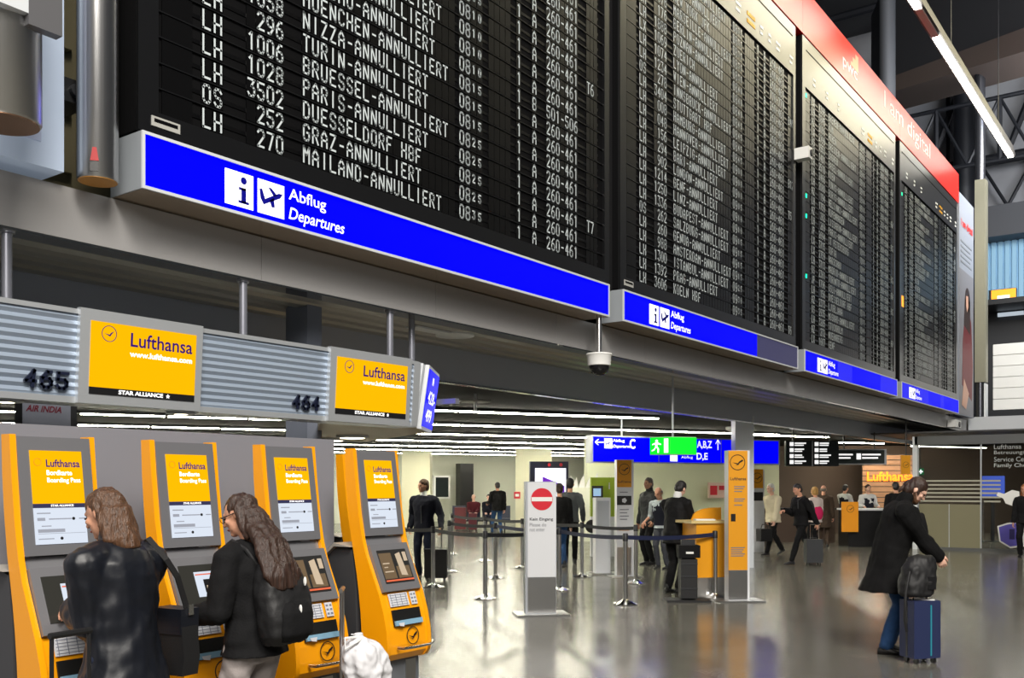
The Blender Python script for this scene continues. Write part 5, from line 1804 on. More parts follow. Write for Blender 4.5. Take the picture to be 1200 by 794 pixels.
    for s in (-1, 1):
        lb.cap(hj[s], kn[s], (0.086 + lt) * k, (0.06 + lt) * k, 14)
        dn = (an[s] - kn[s]).normalized()
        lb.cap(kn[s], an[s] - dn * 0.02 * k, (0.06 + lt) * k, (0.05 + lt) * k, 14)
    remeshed(lb, 'trousers', lm, R, vox, 4, fold=0.012, fscale=11, seed=loc[0])
    # ---- shoes
    for s in (-1, 1):
        sb = MB()
        c = an[s]
        Rt = Matrix.Rotation(-toe[s], 3, 'X')
        P = lambda x, y, z: c + Rt @ Vector((x, y, z)) * k
        prof = [(0.075, 0.02, 0.055), (0.055, 0.034, 0.075), (0.0, 0.036, 0.085), (-0.06, 0.04, 0.06), (-0.11, 0.044, 0.045), (-0.16, 0.034, 0.036), (-0.18, 0.015, 0.026)]
        rings = []
        for y, wd, hh in prof:
            pts = []
            for j in range(12):
                a = 2 * PI * j / 12
                zz = -0.085 + hh * 0.5 + math.sin(a) * hh * 0.5
                pts.append(P(math.cos(a) * wd, y, max(zz, -0.085)))
            rings.append(pts)
        sb.rings(rings)
        sb.cap(P(0, 0.015, -0.02), P(0, 0.01, 0.03), 0.042 * k, 0.044 * k, 10)
        sb.build('shoe', shoe or black, R, smooth=True)
    # ---- upper clothing
    tm = top['mat']
    tb = MB()
    hz = top.get('hem', 0.82) * k
    inf = top.get('thick', 0.02)
    torso(tb, inf, hemz=hz if not seat else hip.z - 0.06, flare=top.get('flare', 0.02))
    if top.get('sleeve', 1) > 0:
        for s in (-1, 1):
            arm(tb, inf * 0.9, s, top.get('sleeve', 0.97))
    if top.get('collar'):
        tb.cap(U(0, 0.02, 0.53), U(0, 0.012, 0.60), 0.082 * k, 0.072 * k, 14)
    remeshed(tb, top.get('name', 'jacket'), tm, R, vox, 3, fold=top.get('fold', 0.013), fscale=top.get('fscale', 9), seed=loc[1])
    for nm, m, fn in top.get('more', ()):
        q = MB()
        fn(q, U, Hd, k, el, wr, sh)
        q.build(nm, m, R, smooth=True)
    # ---- hair
    if hair:
        hm, style = hair
        hb = MB()
        if style in ('short', 'long', 'bob', 'tail', 'wavy'):
            hb.ell(Hd(0, 0.016, 0.04), (0.083 * k, 0.096 * k, 0.088 * k), 16, M=Rn, rows=10)
            hb.ell(Hd(0, 0.05, -0.01), (0.076 * k, 0.066 * k, 0.09 * k), 14, M=Rn)
        if style == 'fringe':
            hb.ell(Hd(0, 0.045, -0.005), (0.083 * k, 0.064 * k, 0.055 * k), 14, M=Rn)
            for s in (-1, 1):
                hb.ell(Hd(s * 0.07, 0.01, 0.015), (0.014 * k, 0.03 * k, 0.035 * k), 8, M=Rn)
        if style == 'white':
            hb.ell(Hd(0, 0.02, 0.045), (0.085 * k, 0.094 * k, 0.086 * k), 16, M=Rn, rows=10)
            hb.ell(Hd(0, 0.05, -0.01), (0.078 * k, 0.064 * k, 0.085 * k), 14, M=Rn)
        if style in ('long', 'wavy'):
            ln = 0.42 if style == 'long' else 0.20
            hp = [Hd(0, 0.05, 0.03), Hd(0, 0.085, -0.06), U(0, 0.15, 0.56), U(0, 0.19, 0.48), U(0, 0.23, 0.41), U(0, 0.25, 0.34), U(0, 0.255, 0.27)]
            LP = lambda t: hp[min(6, int(round(t * 6)))]
            wb = 0.135 if style == 'long' else 0.086
            rings = []
            for i in range(7):
                t = i / 6
                c = LP(t) if style == 'long' else Hd(0, 0.055 + 0.02 * t, 0.02 - (ln + 0.02) * t)
                wd = (0.078 + (wb - 0.078) * math.sin(PI * min(1, t * 1.1) * 0.5)) * k * (1 if t < 0.95 else 0.75)
                dp = (0.085 - 0.035 * t) * k
                rings.append([c + Vector((math.cos(2 * PI * j / 16) * wd, math.sin(2 * PI * j / 16) * dp, 0)) for j in range(16)])
            hb.rings(rings)
            for s in (-1, 1):
                hb.cap(Hd(s * 0.068, 0.015, 0.03), Hd(s * 0.076, 0.04, -0.15), 0.022 * k, 0.024 * k, 10)
        if style == 'bob':
            for s in (-1, 1):
                hb.cap(Hd(s * 0.07, 0.0, 0.03), Hd(s * 0.075, 0.02, -0.07), 0.026 * k, 0.03 * k, 10)
            hb.ell(Hd(0, 0.05, -0.05), (0.085 * k, 0.055 * k, 0.07 * k), 12, M=Rn)
        if style == 'tail':
            hb.ell(Hd(0, 0.10, 0.0), (0.03 * k, 0.035 * k, 0.04 * k), 10, M=Rn)
            hb.cap(Hd(0, 0.11, -0.02), Hd(0, 0.115, -0.10), 0.024 * k, 0.016 * k, 10)
            for s in (-1, 1):
                hb.cap(Hd(s * 0.068, 0.0, 0.01), Hd(s * 0.07, -0.03, -0.03), 0.016 * k, 0.010 * k, 8)
        remeshed(hb, 'hair', hm, R, min(vox, 0.008), 2, fold=0.006 if style not in ('long', 'wavy') else 0.011, fscale=34, fz=0.10)
    if glasses:
        g = MB()
        for s in (-1, 1):
            g.tube([Hd(s * 0.08, 0.0, 0.004), Hd(s * 0.06, -0.09, 0.004)], 0.0025, 6)
            g.tube([Hd(s * 0.031 + 0.024 * math.cos(2 * PI * j / 12), -0.1, 0.0 + 0.018 * math.sin(2 * PI * j / 12)) for j in range(13)], 0.002, 5)
        g.build('glasses', black, R)
    R['frame_note'] = ''
    del R['frame_note']
    return dict(R=R, U=U, Hd=Hd, wr=wr, el=el, sh=sh, k=k, hip=hip, Rn=Rn)


def hair_mat(name, c):
    return mat(name, c, 0.42, vary=0.45, vscale=30, stretch=(3, 3, 0.25), bump=0.4, bscale=60)


h_brown = hair_mat('hair_brown', S(84, 57, 38))
h_dark = hair_mat('hair_dark_brown', S(54, 36, 28))
h_black = hair_mat('hair_black', S(26, 22, 22))
h_grey = hair_mat('hair_grey', S(120, 112, 104))
h_white = hair_mat('hair_white', S(228, 224, 214))
h_blond = hair_mat('hair_blond', S(180, 138, 74))
h_red = hair_mat('hair_red', S(150, 92, 50))
cloth = lambda n, c, r=0.85, b=0.15, bs=90: mat('cloth_' + n, c, r, bump=b, bscale=bs, spec=0.25)
jeans = cloth('jeans_blue', S(38, 68, 108))
jeans_d = cloth('jeans_dark', S(30, 36, 54))
black_cloth = cloth('black', S(15, 15, 17))
navy_cloth = cloth('navy', S(24, 26, 38))
grey_cord = cloth('light_grey_trousers', S(158, 150, 148))
leather = mat('black_leather', S(17, 20, 28), 0.42, bump=0.08, bscale=14, spec=0.45)
grey_sweat = cloth('grey_sweater', S(84, 88, 92))
beige = cloth('beige_jacket', S(206, 196, 168))
shirt_w = cloth('white_shirt', S(216, 216, 216))
shirt_b = cloth('pale_blue_shirt', S(168, 178, 182))
brown_coat = cloth('brown_coat', S(60, 48, 38))
AW, TW, LF, RT = ANG, ANG + PI, ANG + PI / 2, ANG - PI / 2

# woman in the leather jacket at the first machine
px_v = lambda px, v: (on_plane_y(px, v), v)
p1 = px_v(144, 4.12)
W1 = person('woman', 'woman with wavy brown hair in a black leather jacket at the leftmost machine', p1, PI / 2 + 0.12, 1.70, lean=7, nod=14, turn=14,
            hands={'L': (0.06, -0.27, 1.12), 'R': (-0.06, -0.36, 1.12)}, legs=(jeans_d, 0.012),
            top=dict(mat=leather, hem=0.76, flare=0.035, thick=0.048, collar=True, fold=0.014, fscale=8, name='leather_jacket'), hair=(h_brown, 'wavy'), vox=0.009, wide=0.94)
p2 = px_v(298, 4.2)
W2 = person('woman', 'woman with very long brown hair, black jacket and light grey trousers', p2, PI / 2 + 0.1, 1.665, lean=5, nod=16, turn=22,
            hands={'L': (0.2, -0.26, 1.0), 'R': (-0.12, -0.34, 1.05)}, legs=(grey_cord, 0.016), female=True,
            top=dict(mat=black_cloth, hem=0.83, flare=0.02, thick=0.034, fold=0.010), hair=(h_dark, 'long'), vox=0.009, glasses=True, wide=1.02)

# man with the suitcase beyond the machines
d = 17.6
pm = at_depth(497, d)
M3 = person('man', 'man in a dark jacket looking left beside a black upright suitcase', pm, TW - 0.25, 1.81, turn=-34, hands={'L': (0.36, -0.1, 0.93), 'R': (-0.27, -0.02, 0.93)},
            legs=(jeans_d, 0.008), top=dict(mat=navy_cloth, hem=0.84, thick=0.03, more=[('shirt_collar', shirt_w, lambda q, U, Hd, k, el, wr, sh: q.cap(U(0, -0.03, 0.54), U(0, -0.01, 0.59), 0.062 * k, 0.058 * k, 14)), ('jacket_zip', grey_sweat, lambda q, U, Hd, k, el, wr, sh: q.tube([U(0.0, -0.148, 0.05), U(0.0, -0.15, 0.2), U(0.0, -0.158, 0.36)], 0.008, 6))]), hair=(h_brown, 'short'), wide=1.05)
# dark coat, seen from behind
pm = at_depth(583, 33)
person('man', 'man in a dark coat and jeans seen from behind before the seats', pm, AW + 0.4, 1.80, hands={'L': (0.24, -0.3, 1.1)}, legs=(jeans, 0.01), feet={'L': (0.12, -0.15, 0, 0), 'R': (-0.1, 0.12, 0, 0)},
       top=dict(mat=black_cloth, hem=0.80, thick=0.03, flare=0.03), hair=(h_black, 'short'), wide=1.1)
# seated people
bench_pos = at_depth(563.8, 37)
SEATED = []
for px, lab, c, hm in ((555, 'seated balding person in a dark red top by the far wall', cloth('dark_red', S(78, 26, 34)), (h_grey, 'fringe')),
                       (572.7, 'seated person in a navy jacket beside the balding one', navy_cloth, (h_black, 'short'))):
    q = at_depth(px, 37)
    SEATED.append(q)
    person('person', lab, q, TW, 1.74, seat=True, feet={'L': (0.12, -0.42, 0, 0), 'R': (-0.12, -0.42, 0, 0)}, hands={'L': (0.12, -0.32, 0.66), 'R': (-0.12, -0.32, 0.66)},
           legs=(jeans_d, 0.01), top=dict(mat=c, thick=0.026), hair=hm, sk=skin_pale)
# grey sweater man walking away, dark jacket walker in front of the display
pm = at_depth(668, 20.6)
person('man', 'man in a grey sweater and black trousers walking past the display', pm, AW - 0.15, 1.85, hands={'L': (0.28, -0.05, 0.95), 'R': (-0.28, 0.0, 0.95)}, legs=(black_cloth, 0.004),
       feet={'L': (0.08, 0.24, 0.05, -25), 'R': (-0.08, -0.22, 0.0, 0)}, top=dict(mat=grey_sweat, hem=0.87, thick=0.022), hair=(h_black, 'short'), wide=1.02)
pm = at_depth(655.5, 20.0)
person('man', 'person in a black jacket and jeans mostly hidden by the no-entry sign', pm, AW + 0.1, 1.74, legs=(jeans, 0.008), top=dict(mat=black_cloth, hem=0.84, thick=0.026), hair=(h_dark, 'short'))
# two men before the pale wall
pm = at_depth(760.5, 20.6)
person('man', 'grey-haired man in a black jacket turned left before the pale wall', pm, LF + 0.5, 1.86, hands={'L': (0.3, -0.12, 0.95)}, legs=(black_cloth, 0.008), turn=10, nod=-4,
       top=dict(mat=mat('black_padded', S(26, 28, 32), 0.6, bump=.3, bscale=20), hem=0.80, thick=0.036, collar=True), hair=(h_grey, 'short'), wide=1.1)
pm = at_depth(776, 19.6)
person('man', 'balding man in a navy vest and pale short-sleeved shirt behind the suited man', pm, LF + 0.9, 1.68, lean=10, nod=10, legs=(cloth('dark_grey_trousers', S(64, 66, 72)), 0.008), hands={'L': (0.32, -0.15, 0.9), 'R': (-0.3, -0.2, 0.95)},
       top=dict(mat=shirt_b, hem=0.86, thick=0.024, sleeve=0.55, more=[('vest', navy_cloth, lambda q, U, Hd, k, el, wr, sh: q.rings([[U(math.cos(2 * PI * j / 16) * a, math.sin(2 * PI * j / 16) * b_, z) for j in range(16)] for z, a, b_ in ((0.0, .19, .15), (.15, .18, .14), (.3, .19, .15), (.42, .195, .15), (.5, .15, .12), (.54, .09, .09))]))]),
       hair=(h_grey, 'fringe'), wide=1.02)
# suited man at the yellow desk
pm = at_depth(790, 15.2)
person('man', 'dark-haired man in a black suit leaning over the yellow desk', pm, RT + 0.75, 1.80, lean=9, nod=26, turn=6, hands={'L': (0.12, -0.42, 1.14), 'R': (-0.14, -0.42, 1.14)}, legs=(black_cloth, 0.014),
       top=dict(mat=cloth('suit_black', S(13, 13, 15), 0.75), hem=0.76, thick=0.03, flare=0.02, more=[('shirt_collar', shirt_w, lambda q, U, Hd, k, el, wr, sh: q.cap(U(0, 0.01, 0.55), U(0, 0.0, 0.60), 0.066 * k, 0.06 * k, 14))]),
       hair=(h_black, 'short'), wide=1.06, sk=skin_pale)
# people walking on the right
pm = at_depth(906, 23.4)
person('man', 'white-haired man in a beige jacket walking left with a black bag', pm, LF + 0.45, 1.74, lean=5, hands={'L': (0.26, -0.2, 0.80), 'R': (-0.25, 0.05, 0.86)}, legs=(black_cloth, 0.012),
       feet={'L': (0.08, -0.26, 0, 0), 'R': (-0.08, 0.34, 0.05, -22)}, top=dict(mat=beige, hem=0.80, thick=0.034, flare=0.03), hair=(h_white, 'white'), wide=1.14, sk=skin_pale)
pm = at_depth(939, 20.6)
P13 = person('person', 'dark-haired person in a black jacket walking left with backpack and dark trolley case', pm, LF + 0.3, 1.74, lean=5, nod=8, hands={'R': (-0.15, -0.32, 1.16), 'L': (0.26, 0.22, 0.86)}, legs=(black_cloth, 0.006),
             feet={'L': (0.08, -0.30, 0, 0), 'R': (-0.08, 0.36, 0.03, -18)}, top=dict(mat=black_cloth, hem=0.84, thick=0.03), hair=(h_black, 'short'), shoe=mat('sneaker_dark', S(40, 40, 44), .5))
pm = at_depth(955, 24.4)
person('woman', 'blond woman in a pale and pink jacket walking behind the backpack person', pm, AW + 0.5, 1.66, female=True, legs=(black_cloth, 0.006), top=dict(mat=cloth('pale_jacket', S(206, 192, 186)), hem=0.80, thick=0.03,
       more=[('pink_back', cloth('pink', S(208, 40, 96)), lambda q, U, Hd, k, el, wr, sh: q.ell(U(0, 0.1, 0.12), (0.17, 0.09, 0.2), 14))]), hair=(h_blond, 'bob'))
pm = at_depth(965, 26.5)
person('person', 'older person in a brown coat standing before the counter', pm, AW - 0.4, 1.70, legs=(brown_coat, 0.012), top=dict(mat=brown_coat, hem=0.55, thick=0.034, flare=0.05), hair=(h_grey, 'fringe'))
vest = lambda q, U, Hd, k, el, wr, sh: q.rings([[U(math.cos(2 * PI * j / 16) * a, math.sin(2 * PI * j / 16) * b_, z) for j in range(16)] for z, a, b_ in ((-.05, .185, .145), (.15, .17, .135), (.3, .18, .145), (.40, .19, .145), (.48, .12, .12))])
pm = at_depth(990, 30.0)
person('person', 'counter clerk in white shirt and dark vest, left of the facing clerk', pm, RT + 0.6, 1.72, nod=12, hands={'L': (0.15, -0.34, 1.08), 'R': (-0.15, -0.34, 1.08)}, legs=(black_cloth, 0.01), top=dict(mat=shirt_w, hem=0.85, thick=0.022, name='shirt', more=[('vest', navy_cloth, vest)]), hair=(h_black, 'short'))
pm = at_depth(1017, 28.6)
person('person', 'counter clerk facing the hall in white shirt, dark vest and name tag', pm, TW, 1.72, hands={'L': (0.22, -0.25, 1.08), 'R': (-0.22, -0.25, 1.08)}, legs=(black_cloth, 0.01),
       top=dict(mat=shirt_w, hem=0.85, thick=0.022, name='shirt', more=[('vest', navy_cloth, vest), ('name_tag', white_paint, lambda q, U, Hd, k, el, wr, sh: q.box(U(0.06, -0.155, 0.3), (0.06, 0.01, 0.03)))]), hair=(h_dark, 'short'), sk=skin_pale)
pm = at_depth(1049.5, 26.6 - 1.6)
person('person', 'person with dark hair whose head shows behind the bent man\'s back', pm, AW, 1.78, legs=(black_cloth, 0.01), top=dict(mat=black_cloth, hem=0.8, thick=0.03), hair=(h_black, 'short'))
# bent man at the right
pm = at_depth(1041, 9.78)
M19 = person('man', 'bearded man in a long black coat bending over his backpack on the blue suitcase', pm, RT - 0.25, 1.84, lean=17, nod=22, hands={'L': (0.12, -0.50, 0.96), 'R': (-0.09, -0.47, 0.97)}, legs=(jeans, 0.018),
             elbow={'L': (0.1, 0.6, -0.4), 'R': (-0.1, 0.6, -0.4)}, feet={'L': (0.12, -0.02, 0, 0), 'R': (-0.12, 0.04, 0, 0)}, curl=0.9,
             top=dict(mat=cloth('coat_black', S(10, 10, 11), 0.9), hem=0.60, flare=0.13, thick=0.046, collar=True, fold=0.018, fscale=6, name='long_coat'), hair=(h_dark, 'tail'), vox=0.009, wide=1.14, sk=skin_pale, glasses=True,
             shoe=mat('shoe_dark', S(22, 20, 20), .5))
Hd, k = M19['Hd'], M19['k']
bb = MB()
bb.ell(Hd(0, -0.05, -0.092), (0.05 * k, 0.045 * k, 0.04 * k), 12, M=M19['Rn'])
for s in (-1, 1):
    bb.cap(Hd(s * 0.058, -0.005, -0.045), Hd(s * 0.04, -0.05, -0.09), 0.014 * k, 0.02 * k, 8)
remeshed(bb, 'beard', h_brown, M19['R'], 0.007, 2, fold=0.004, fscale=40)
MB().cap(M19['U'](0.04, -0.17, 0.47), M19['U'](0.07, -0.23, 0.33), 0.035, 0.06, 12).build('scarf_end', black_cloth, M19['R'], smooth=True)
# woman at the right edge
pm = at_depth(1201, 22.6)
person('woman', 'reddish-blond woman in a black suit at the right picture edge', pm, LF + 0.9, 1.72, female=True, legs=(black_cloth, 0.012), top=dict(mat=black_cloth, hem=0.82, thick=0.026), hair=(h_red, 'wavy'))

# ================================================================ LUGGAGE
def suitcase(loc, rz, w_, d_, h_, label, m, handle=0.0, trim=None, hm=None, stripe=None):
    R = thing('suitcase', label, 'suitcase', (loc[0], loc[1], 0), rz)
    b = MB().bx(-w_ / 2, w_ / 2, -d_ / 2, d_ / 2, 0.055, h_)
    b.build('shell', m, R, bevel=0.045, bseg=4)
    for sx in (-1, 1):
        for sy in (-1, 1):
            MB().tube([(sx * (w_ / 2 - 0.05) - 0.012, sy * (d_ / 2 - 0.04), 0.03), (sx * (w_ / 2 - 0.05) + 0.012, sy * (d_ / 2 - 0.04), 0.03)], 0.03, 12).build('wheel', black, R, smooth=True)
    MB().tube([(-0.08, 0, h_ - 0.005), (-0.07, 0, h_ + 0.03), (0.07, 0, h_ + 0.03), (0.08, 0, h_ - 0.005)], 0.010, 8).build('grip', black, R, smooth=True)
    if handle:
        b = MB()
        for s in (-1, 1):
            b.tube([(s * 0.09, d_ / 2 - 0.03, h_ - 0.02), (s * 0.09, d_ / 2 - 0.03, h_ + handle)], 0.009, 8)
        b.tube([(-0.1, d_ / 2 - 0.03, h_ + handle), (0.1, d_ / 2 - 0.03, h_ + handle)], 0.014, 8)
        b.build('telescopic_handle', hm or chrome, R, smooth=True)
    MB().bx(-w_ / 2 - 0.004, w_ / 2 + 0.004, -0.012, 0.012, 0.07, h_ - 0.02).build('zip', trim or black, R)
    if stripe:
        MB().bx(0.03, 0.045, -d_ / 2 - 0.006, -d_ / 2 + 0.01, 0.08, h_ - 0.04).build('piping', stripe, R)
    return R


lug_black = mat('luggage_black', S(20, 20, 22), 0.6, bump=0.1, bscale=120)
lug_blue = mat('luggage_blue', S(31, 41, 78), 0.55, bump=0.1, bscale=120)
q = at_depth(511, 17.2)
suitcase(q, RV, 0.40, 0.26, 0.56, 'black upright suitcase beside the man looking left', lug_black, 0.38)
q = at_depth(1078, 9.25)
BLUE = suitcase(q, RV + 0.25, 0.29, 0.22, 0.6, 'blue suitcase with teal piping under the bent man\'s backpack', lug_blue, stripe=mat('teal_piping', S(40, 130, 150), 0.5))
tagm = MB().box((0.02, -0.02, 0.603), (0.2, 0.05, 0.01), Matrix.Rotation(-0.5, 3, 'Z')).build('paper_tag', white_paint, BLUE)
q = at_depth(953, 20.5)
suitcase(q, LF, 0.34, 0.24, 0.55, 'dark grey trolley case pulled by the backpack person', mat('luggage_grey', S(48, 50, 54), 0.6), 0.32)
q = at_depth(539.5, 36)
suitcase(q, RV, 0.42, 0.3, 0.86, 'dark red suitcase standing left of the seated people', mat('luggage_red', S(96, 34, 40), 0.6), 0.0)
q = at_depth(554, 35.6)
suitcase(q, RV, 0.3, 0.25, 0.66, 'maroon case standing directly before the seated balding person', mat('luggage_maroon', S(84, 20, 36), 0.6), 0.0)
# black pilot case on a stand beside the suited man
q = at_depth(806, 14.15)
R = thing('trolley_case', 'tall black trolley case with straps beside the man in black suit', 'trolley case', (q[0], q[1], 0), RV)
MB().bx(-0.34, 0.30, -0.22, 0.2, 0.0, 0.03).build('base', lug_black, R, bevel=0.012)
MB().bx(-0.12, 0.12, -0.12, 0.12, 0.05, 0.62).build('body', lug_black, R, bevel=0.03)
MB().bx(-0.15, 0.16, -0.13, 0.1, 0.64, 0.82).build('top_bag', black_cloth, R, bevel=0.04)
MB().bx(-0.10, 0.10, -0.03, 0.03, 0.03, 0.9).build('frame', dark, R)
b = MB()
for z in (0.18, 0.36, 0.54):
    b.bx(-0.122, 0.122, -0.128, -0.118, z, z + 0.025)
b.build('strap', dark, R)
MB().bx(-0.05, 0.06, -0.138, -0.13, 0.70, 0.73).build('label', white_paint, R)
# white-haired man's bag
q = at_depth(895.5, 23.0)
R = thing('briefcase', 'soft black bag carried by the white-haired man', 'bag', (q[0], q[1], 0.36), LF + 0.45 + PI / 2)
MB().bx(-0.09, 0.09, -0.17, 0.17, 0, 0.30).build('body', lug_black, R, bevel=0.05, bseg=3)
MB().tube([(0, -0.1, 0.29), (0, -0.06, 0.40), (0, 0.06, 0.40), (0, 0.1, 0.29)], 0.012, 8).build('handle', lug_black, R, smooth=True)
# handle of luggage beside the first woman
q = px_v(101, 3.78)
R = suitcase(q, 0.15, 0.36, 0.25, 0.62, 'black trolley case with extended black handle left of the leather jacket woman', lug_black, 0.46, hm=black)
# trolley and white sack by the fourth machine
q = px_v(420, 4.25)
SK = suitcase(q, ANG + 0.1, 0.34, 0.26, 0.46, 'dark trolley case with tall silver handle under the white sack', lug_black, 0.60, hm=steel)
b = MB()
rings = []
for z, rx, ry in ((0.0, 0.08, 0.07), (0.02, 0.14, 0.12), (0.10, 0.16, 0.14), (0.18, 0.155, 0.13), (0.25, 0.12, 0.10), (0.29, 0.07, 0.06), (0.31, 0.03, 0.025), (0.33, 0.05, 0.03)):
    rings.append([Vector((math.cos(2 * PI * j / 26) * rx * (1 + 0.08 * math.sin(j * 2.1)) - z * z * 0.9, math.sin(2 * PI * j / 26) * ry * (1 + 0.08 * math.cos(j * 1.7)), z)) for j in range(26)])
b.rings(rings)
sack = remeshed(b, 'sack', mat('white_sack', S(224, 224, 228), 0.6), None, 0.008, 2, fold=0.016, fscale=14)
sack.location = (q[0] + 0.03, q[1] - 0.05, 0.475)
tag(sack, 'white drawstring sack lying on the trolley by the fourth machine', 'bag')
MB().tube([(-0.07, -0.03, 0.30), (-0.15, -0.06, 0.29), (-0.21, -0.02, 0.25), (-0.19, 0.0, 0.31), (-0.10, -0.02, 0.31)], 0.008, 6).build('drawstring', white_paint, sack, smooth=True)


# shoulder bag of the first woman, backpack of the second
def in_person(P, v):
    return P['R'].matrix_basis @ Vector(v)


R = thing('shoulder_bag', 'black shoulder bag hanging at the side of the leather jacket woman', 'bag')
R.location = (W1['R'].location.x, W1['R'].location.y, 0)
R.rotation_euler = W1['R'].rotation_euler
bgx = -0.31
MB().prism([(-0.10, 0.77), (0.10, 0.77), (0.115, 0.86), (0.09, 1.09), (-0.09, 1.09), (-0.115, 0.86)], bgx - 0.05, bgx + 0.05, 'yz').build('body', lug_black, R, bevel=0.03, bseg=3)
MB().prism([(-0.098, 0.97), (0.098, 0.97), (0.10, 1.096), (-0.10, 1.096)], bgx - 0.056, bgx + 0.055, 'yz').build('flap', leather, R, bevel=0.006)
MB().box((bgx + 0.0, 0.104, 1.09), (0.03, 0.012, 0.05)).build('buckle', chrome, R, bevel=0.004)
s1, s2 = W1['U'](0.10, -0.13, 0.47), W1['U'](0.10, 0.155, 0.45)
stp = [(bgx, 0.09, 1.07), tuple(W1['U'](-0.255, 0.13, 0.36)), tuple(W1['U'](-0.2, 0.125, 0.45)), tuple(W1['U'](-0.155, 0.06, 0.565)), tuple(W1['U'](-0.16, -0.08, 0.53))]
rings = []
for i, p in enumerate(stp):
    p = Vector(p)
    t = (Vector(stp[min(i + 1, 4)]) - Vector(stp[max(i - 1, 0)])).normalized()
    n = Vector((0, 1, 0.15)).normalized()
    s_ = t.cross(n).normalized()
    rings.append([p + s_ * 0.016 - n * 0.003, p - s_ * 0.016 - n * 0.003, p - s_ * 0.016 + n * 0.003, p + s_ * 0.016 + n * 0.003])
MB().rings(rings).build('strap', lug_black, R)
R = thing('backpack', 'black backpack worn by the long-haired woman in grey trousers', 'backpack')
R.location = (W2['R'].location.x, W2['R'].location.y, 0)
R.rotation_euler = W2['R'].rotation_euler
U = W2['U']
b = MB()
rings = []
for z, wd, y0, y1 in ((-0.02, 0.12, 0.13, 0.25), (0.02, 0.155, 0.13, 0.30), (0.12, 0.165, 0.12, 0.315), (0.24, 0.16, 0.11, 0.30), (0.34, 0.145, 0.11, 0.275), (0.41, 0.12, 0.12, 0.23), (0.44, 0.07, 0.14, 0.2)):
    c = U(-0.03, (y0 + y1) / 2, z)
    rings.append([c + Vector((math.copysign(abs(math.cos(2 * PI * j / 24)) ** 0.6, math.cos(2 * PI * j / 24)) * wd, math.copysign(abs(math.sin(2 * PI * j / 24)) ** 0.7, math.sin(2 * PI * j / 24)) * (y1 - y0) / 2, 0)) for j in range(24)])
b.rings(rings)
remeshed(b, 'body', lug_black, R, 0.01, 2, fold=0.008, fscale=14)
b = MB()
rings = []
for z, wd, y0, y1 in ((0.0, 0.09, 0.24, 0.31), (0.03, 0.115, 0.24, 0.345), (0.14, 0.115, 0.24, 0.35), (0.2, 0.09, 0.24, 0.32)):
    c = U(-0.03, (y0 + y1) / 2, z)
    rings.append([c + Vector((math.copysign(abs(math.cos(2 * PI * j / 20)) ** 0.6, math.cos(2 * PI * j / 20)) * wd, math.sin(2 * PI * j / 20) * (y1 - y0) / 2, 0)) for j in range(20)])
b.rings(rings)
remeshed(b, 'front_pocket', black_cloth, R, 0.01, 2, fold=0.006, fscale=14)
for s in (-1, 1):
    MB().tube([U(s * 0.1 - 0.03, 0.14, 0.40), U(s * 0.115, 0.10, 0.50), U(s * 0.12, 0.0, 0.555), U(s * 0.12, -0.12, 0.49), U(s * 0.125, -0.16, 0.34)], (0.022, 0.008)[0] * 0.6, 8).build('strap', lug_black, R, smooth=True)
for c in ((-0.1, 0.318, 0.30), (-0.02, 0.345, 0.155)):
    MB().ell(U(*c), (0.007, 0.01, 0.025), 8).build('zip_pull', white_paint, R, smooth=True)
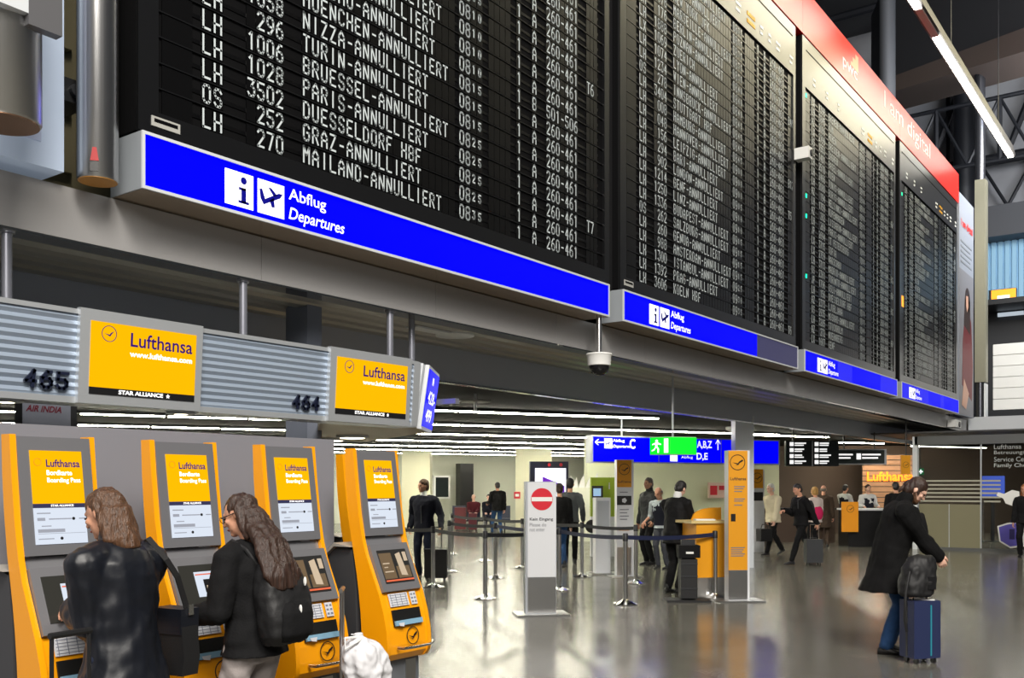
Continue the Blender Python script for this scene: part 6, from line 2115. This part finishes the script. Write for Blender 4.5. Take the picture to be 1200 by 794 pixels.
# backpack of the walker and the one on the blue suitcase
R = thing('backpack', 'black backpack on the back of the person with the trolley case', 'backpack')
R.location = (P13['R'].location.x, P13['R'].location.y, 0)
R.rotation_euler = P13['R'].rotation_euler
U = P13['U']
b = MB()
b.rings([[U(math.cos(2 * PI * j / 18) * wd, 0.22 + math.sin(2 * PI * j / 18) * dp, z) for j in range(18)] for z, wd, dp in ((0.02, 0.1, 0.06), (0.06, 0.15, 0.09), (0.2, 0.155, 0.1), (0.36, 0.14, 0.08), (0.44, 0.09, 0.05))])
remeshed(b, 'body', lug_black, R, 0.012, 2, fold=0.008, fscale=12)
for s in (-1, 1):
    MB().tube([U(s * 0.1, 0.16, 0.42), U(s * 0.12, 0.05, 0.555), U(s * 0.12, -0.12, 0.48), U(s * 0.13, -0.14, 0.3)], 0.014, 8).build('strap', lug_black, R, smooth=True)
bq = BLUE.location
R = thing('backpack', 'black backpack standing open on the blue suitcase', 'backpack', (bq.x - 0.02, bq.y, 0.632), RV + 0.1)
b = MB()
b.rings([[Vector((math.copysign(abs(math.cos(2 * PI * j / 20)) ** 0.7, math.cos(2 * PI * j / 20)) * wd + ox, math.sin(2 * PI * j / 20) * dp, z)) for j in range(20)] for z, wd, dp, ox in
         ((0.0, 0.13, 0.09, -0.03), (0.03, 0.17, 0.12, -0.03), (0.14, 0.175, 0.13, -0.02), (0.27, 0.165, 0.11, 0.0), (0.37, 0.14, 0.08, 0.02), (0.40, 0.09, 0.04, 0.03))])
remeshed(b, 'body', lug_black, R, 0.011, 2, fold=0.014, fscale=11)
MB().tube([(-0.14, -0.08, 0.25), (-0.19, -0.1, 0.05), (-0.2, -0.1, -0.2), (-0.17, -0.08, -0.32)], 0.014, 8).build('strap', lug_black, R, smooth=True)
MB().bx(0.02, 0.1, -0.125, -0.11, 0.08, 0.2).build('pocket', black_cloth, R, bevel=0.01)
# seats for the waiting people
R = thing('seat_bench', 'row of dark blue waiting seats by the far wall', 'bench', (bench_pos[0], bench_pos[1], 0), TW + PI / 2)
seat_m = mat('seat_navy', S(36, 44, 70), 0.5)
for k_ in range(4):
    a = -0.87 + k_ * 0.58
    MB().bx(a - 0.25, a + 0.25, -0.28, 0.22, 0.36, 0.42).build('seat', seat_m, R, bevel=0.02)
    MB().box((a, 0.27, 0.66), (0.5, 0.05, 0.48), Matrix.Rotation(-0.18, 3, 'X')).build('backrest', seat_m, R, bevel=0.02)
MB().bx(-1.12, 1.12, -0.05, 0.03, 0.30, 0.36).build('beam', dark, R)
for a in (-0.9, 0.9):
    MB().bx(a - 0.03, a + 0.03, -0.25, 0.25, 0.0, 0.04).bx(a - 0.025, a + 0.025, -0.05, 0.03, 0.03, 0.31).build('leg', dark, R)
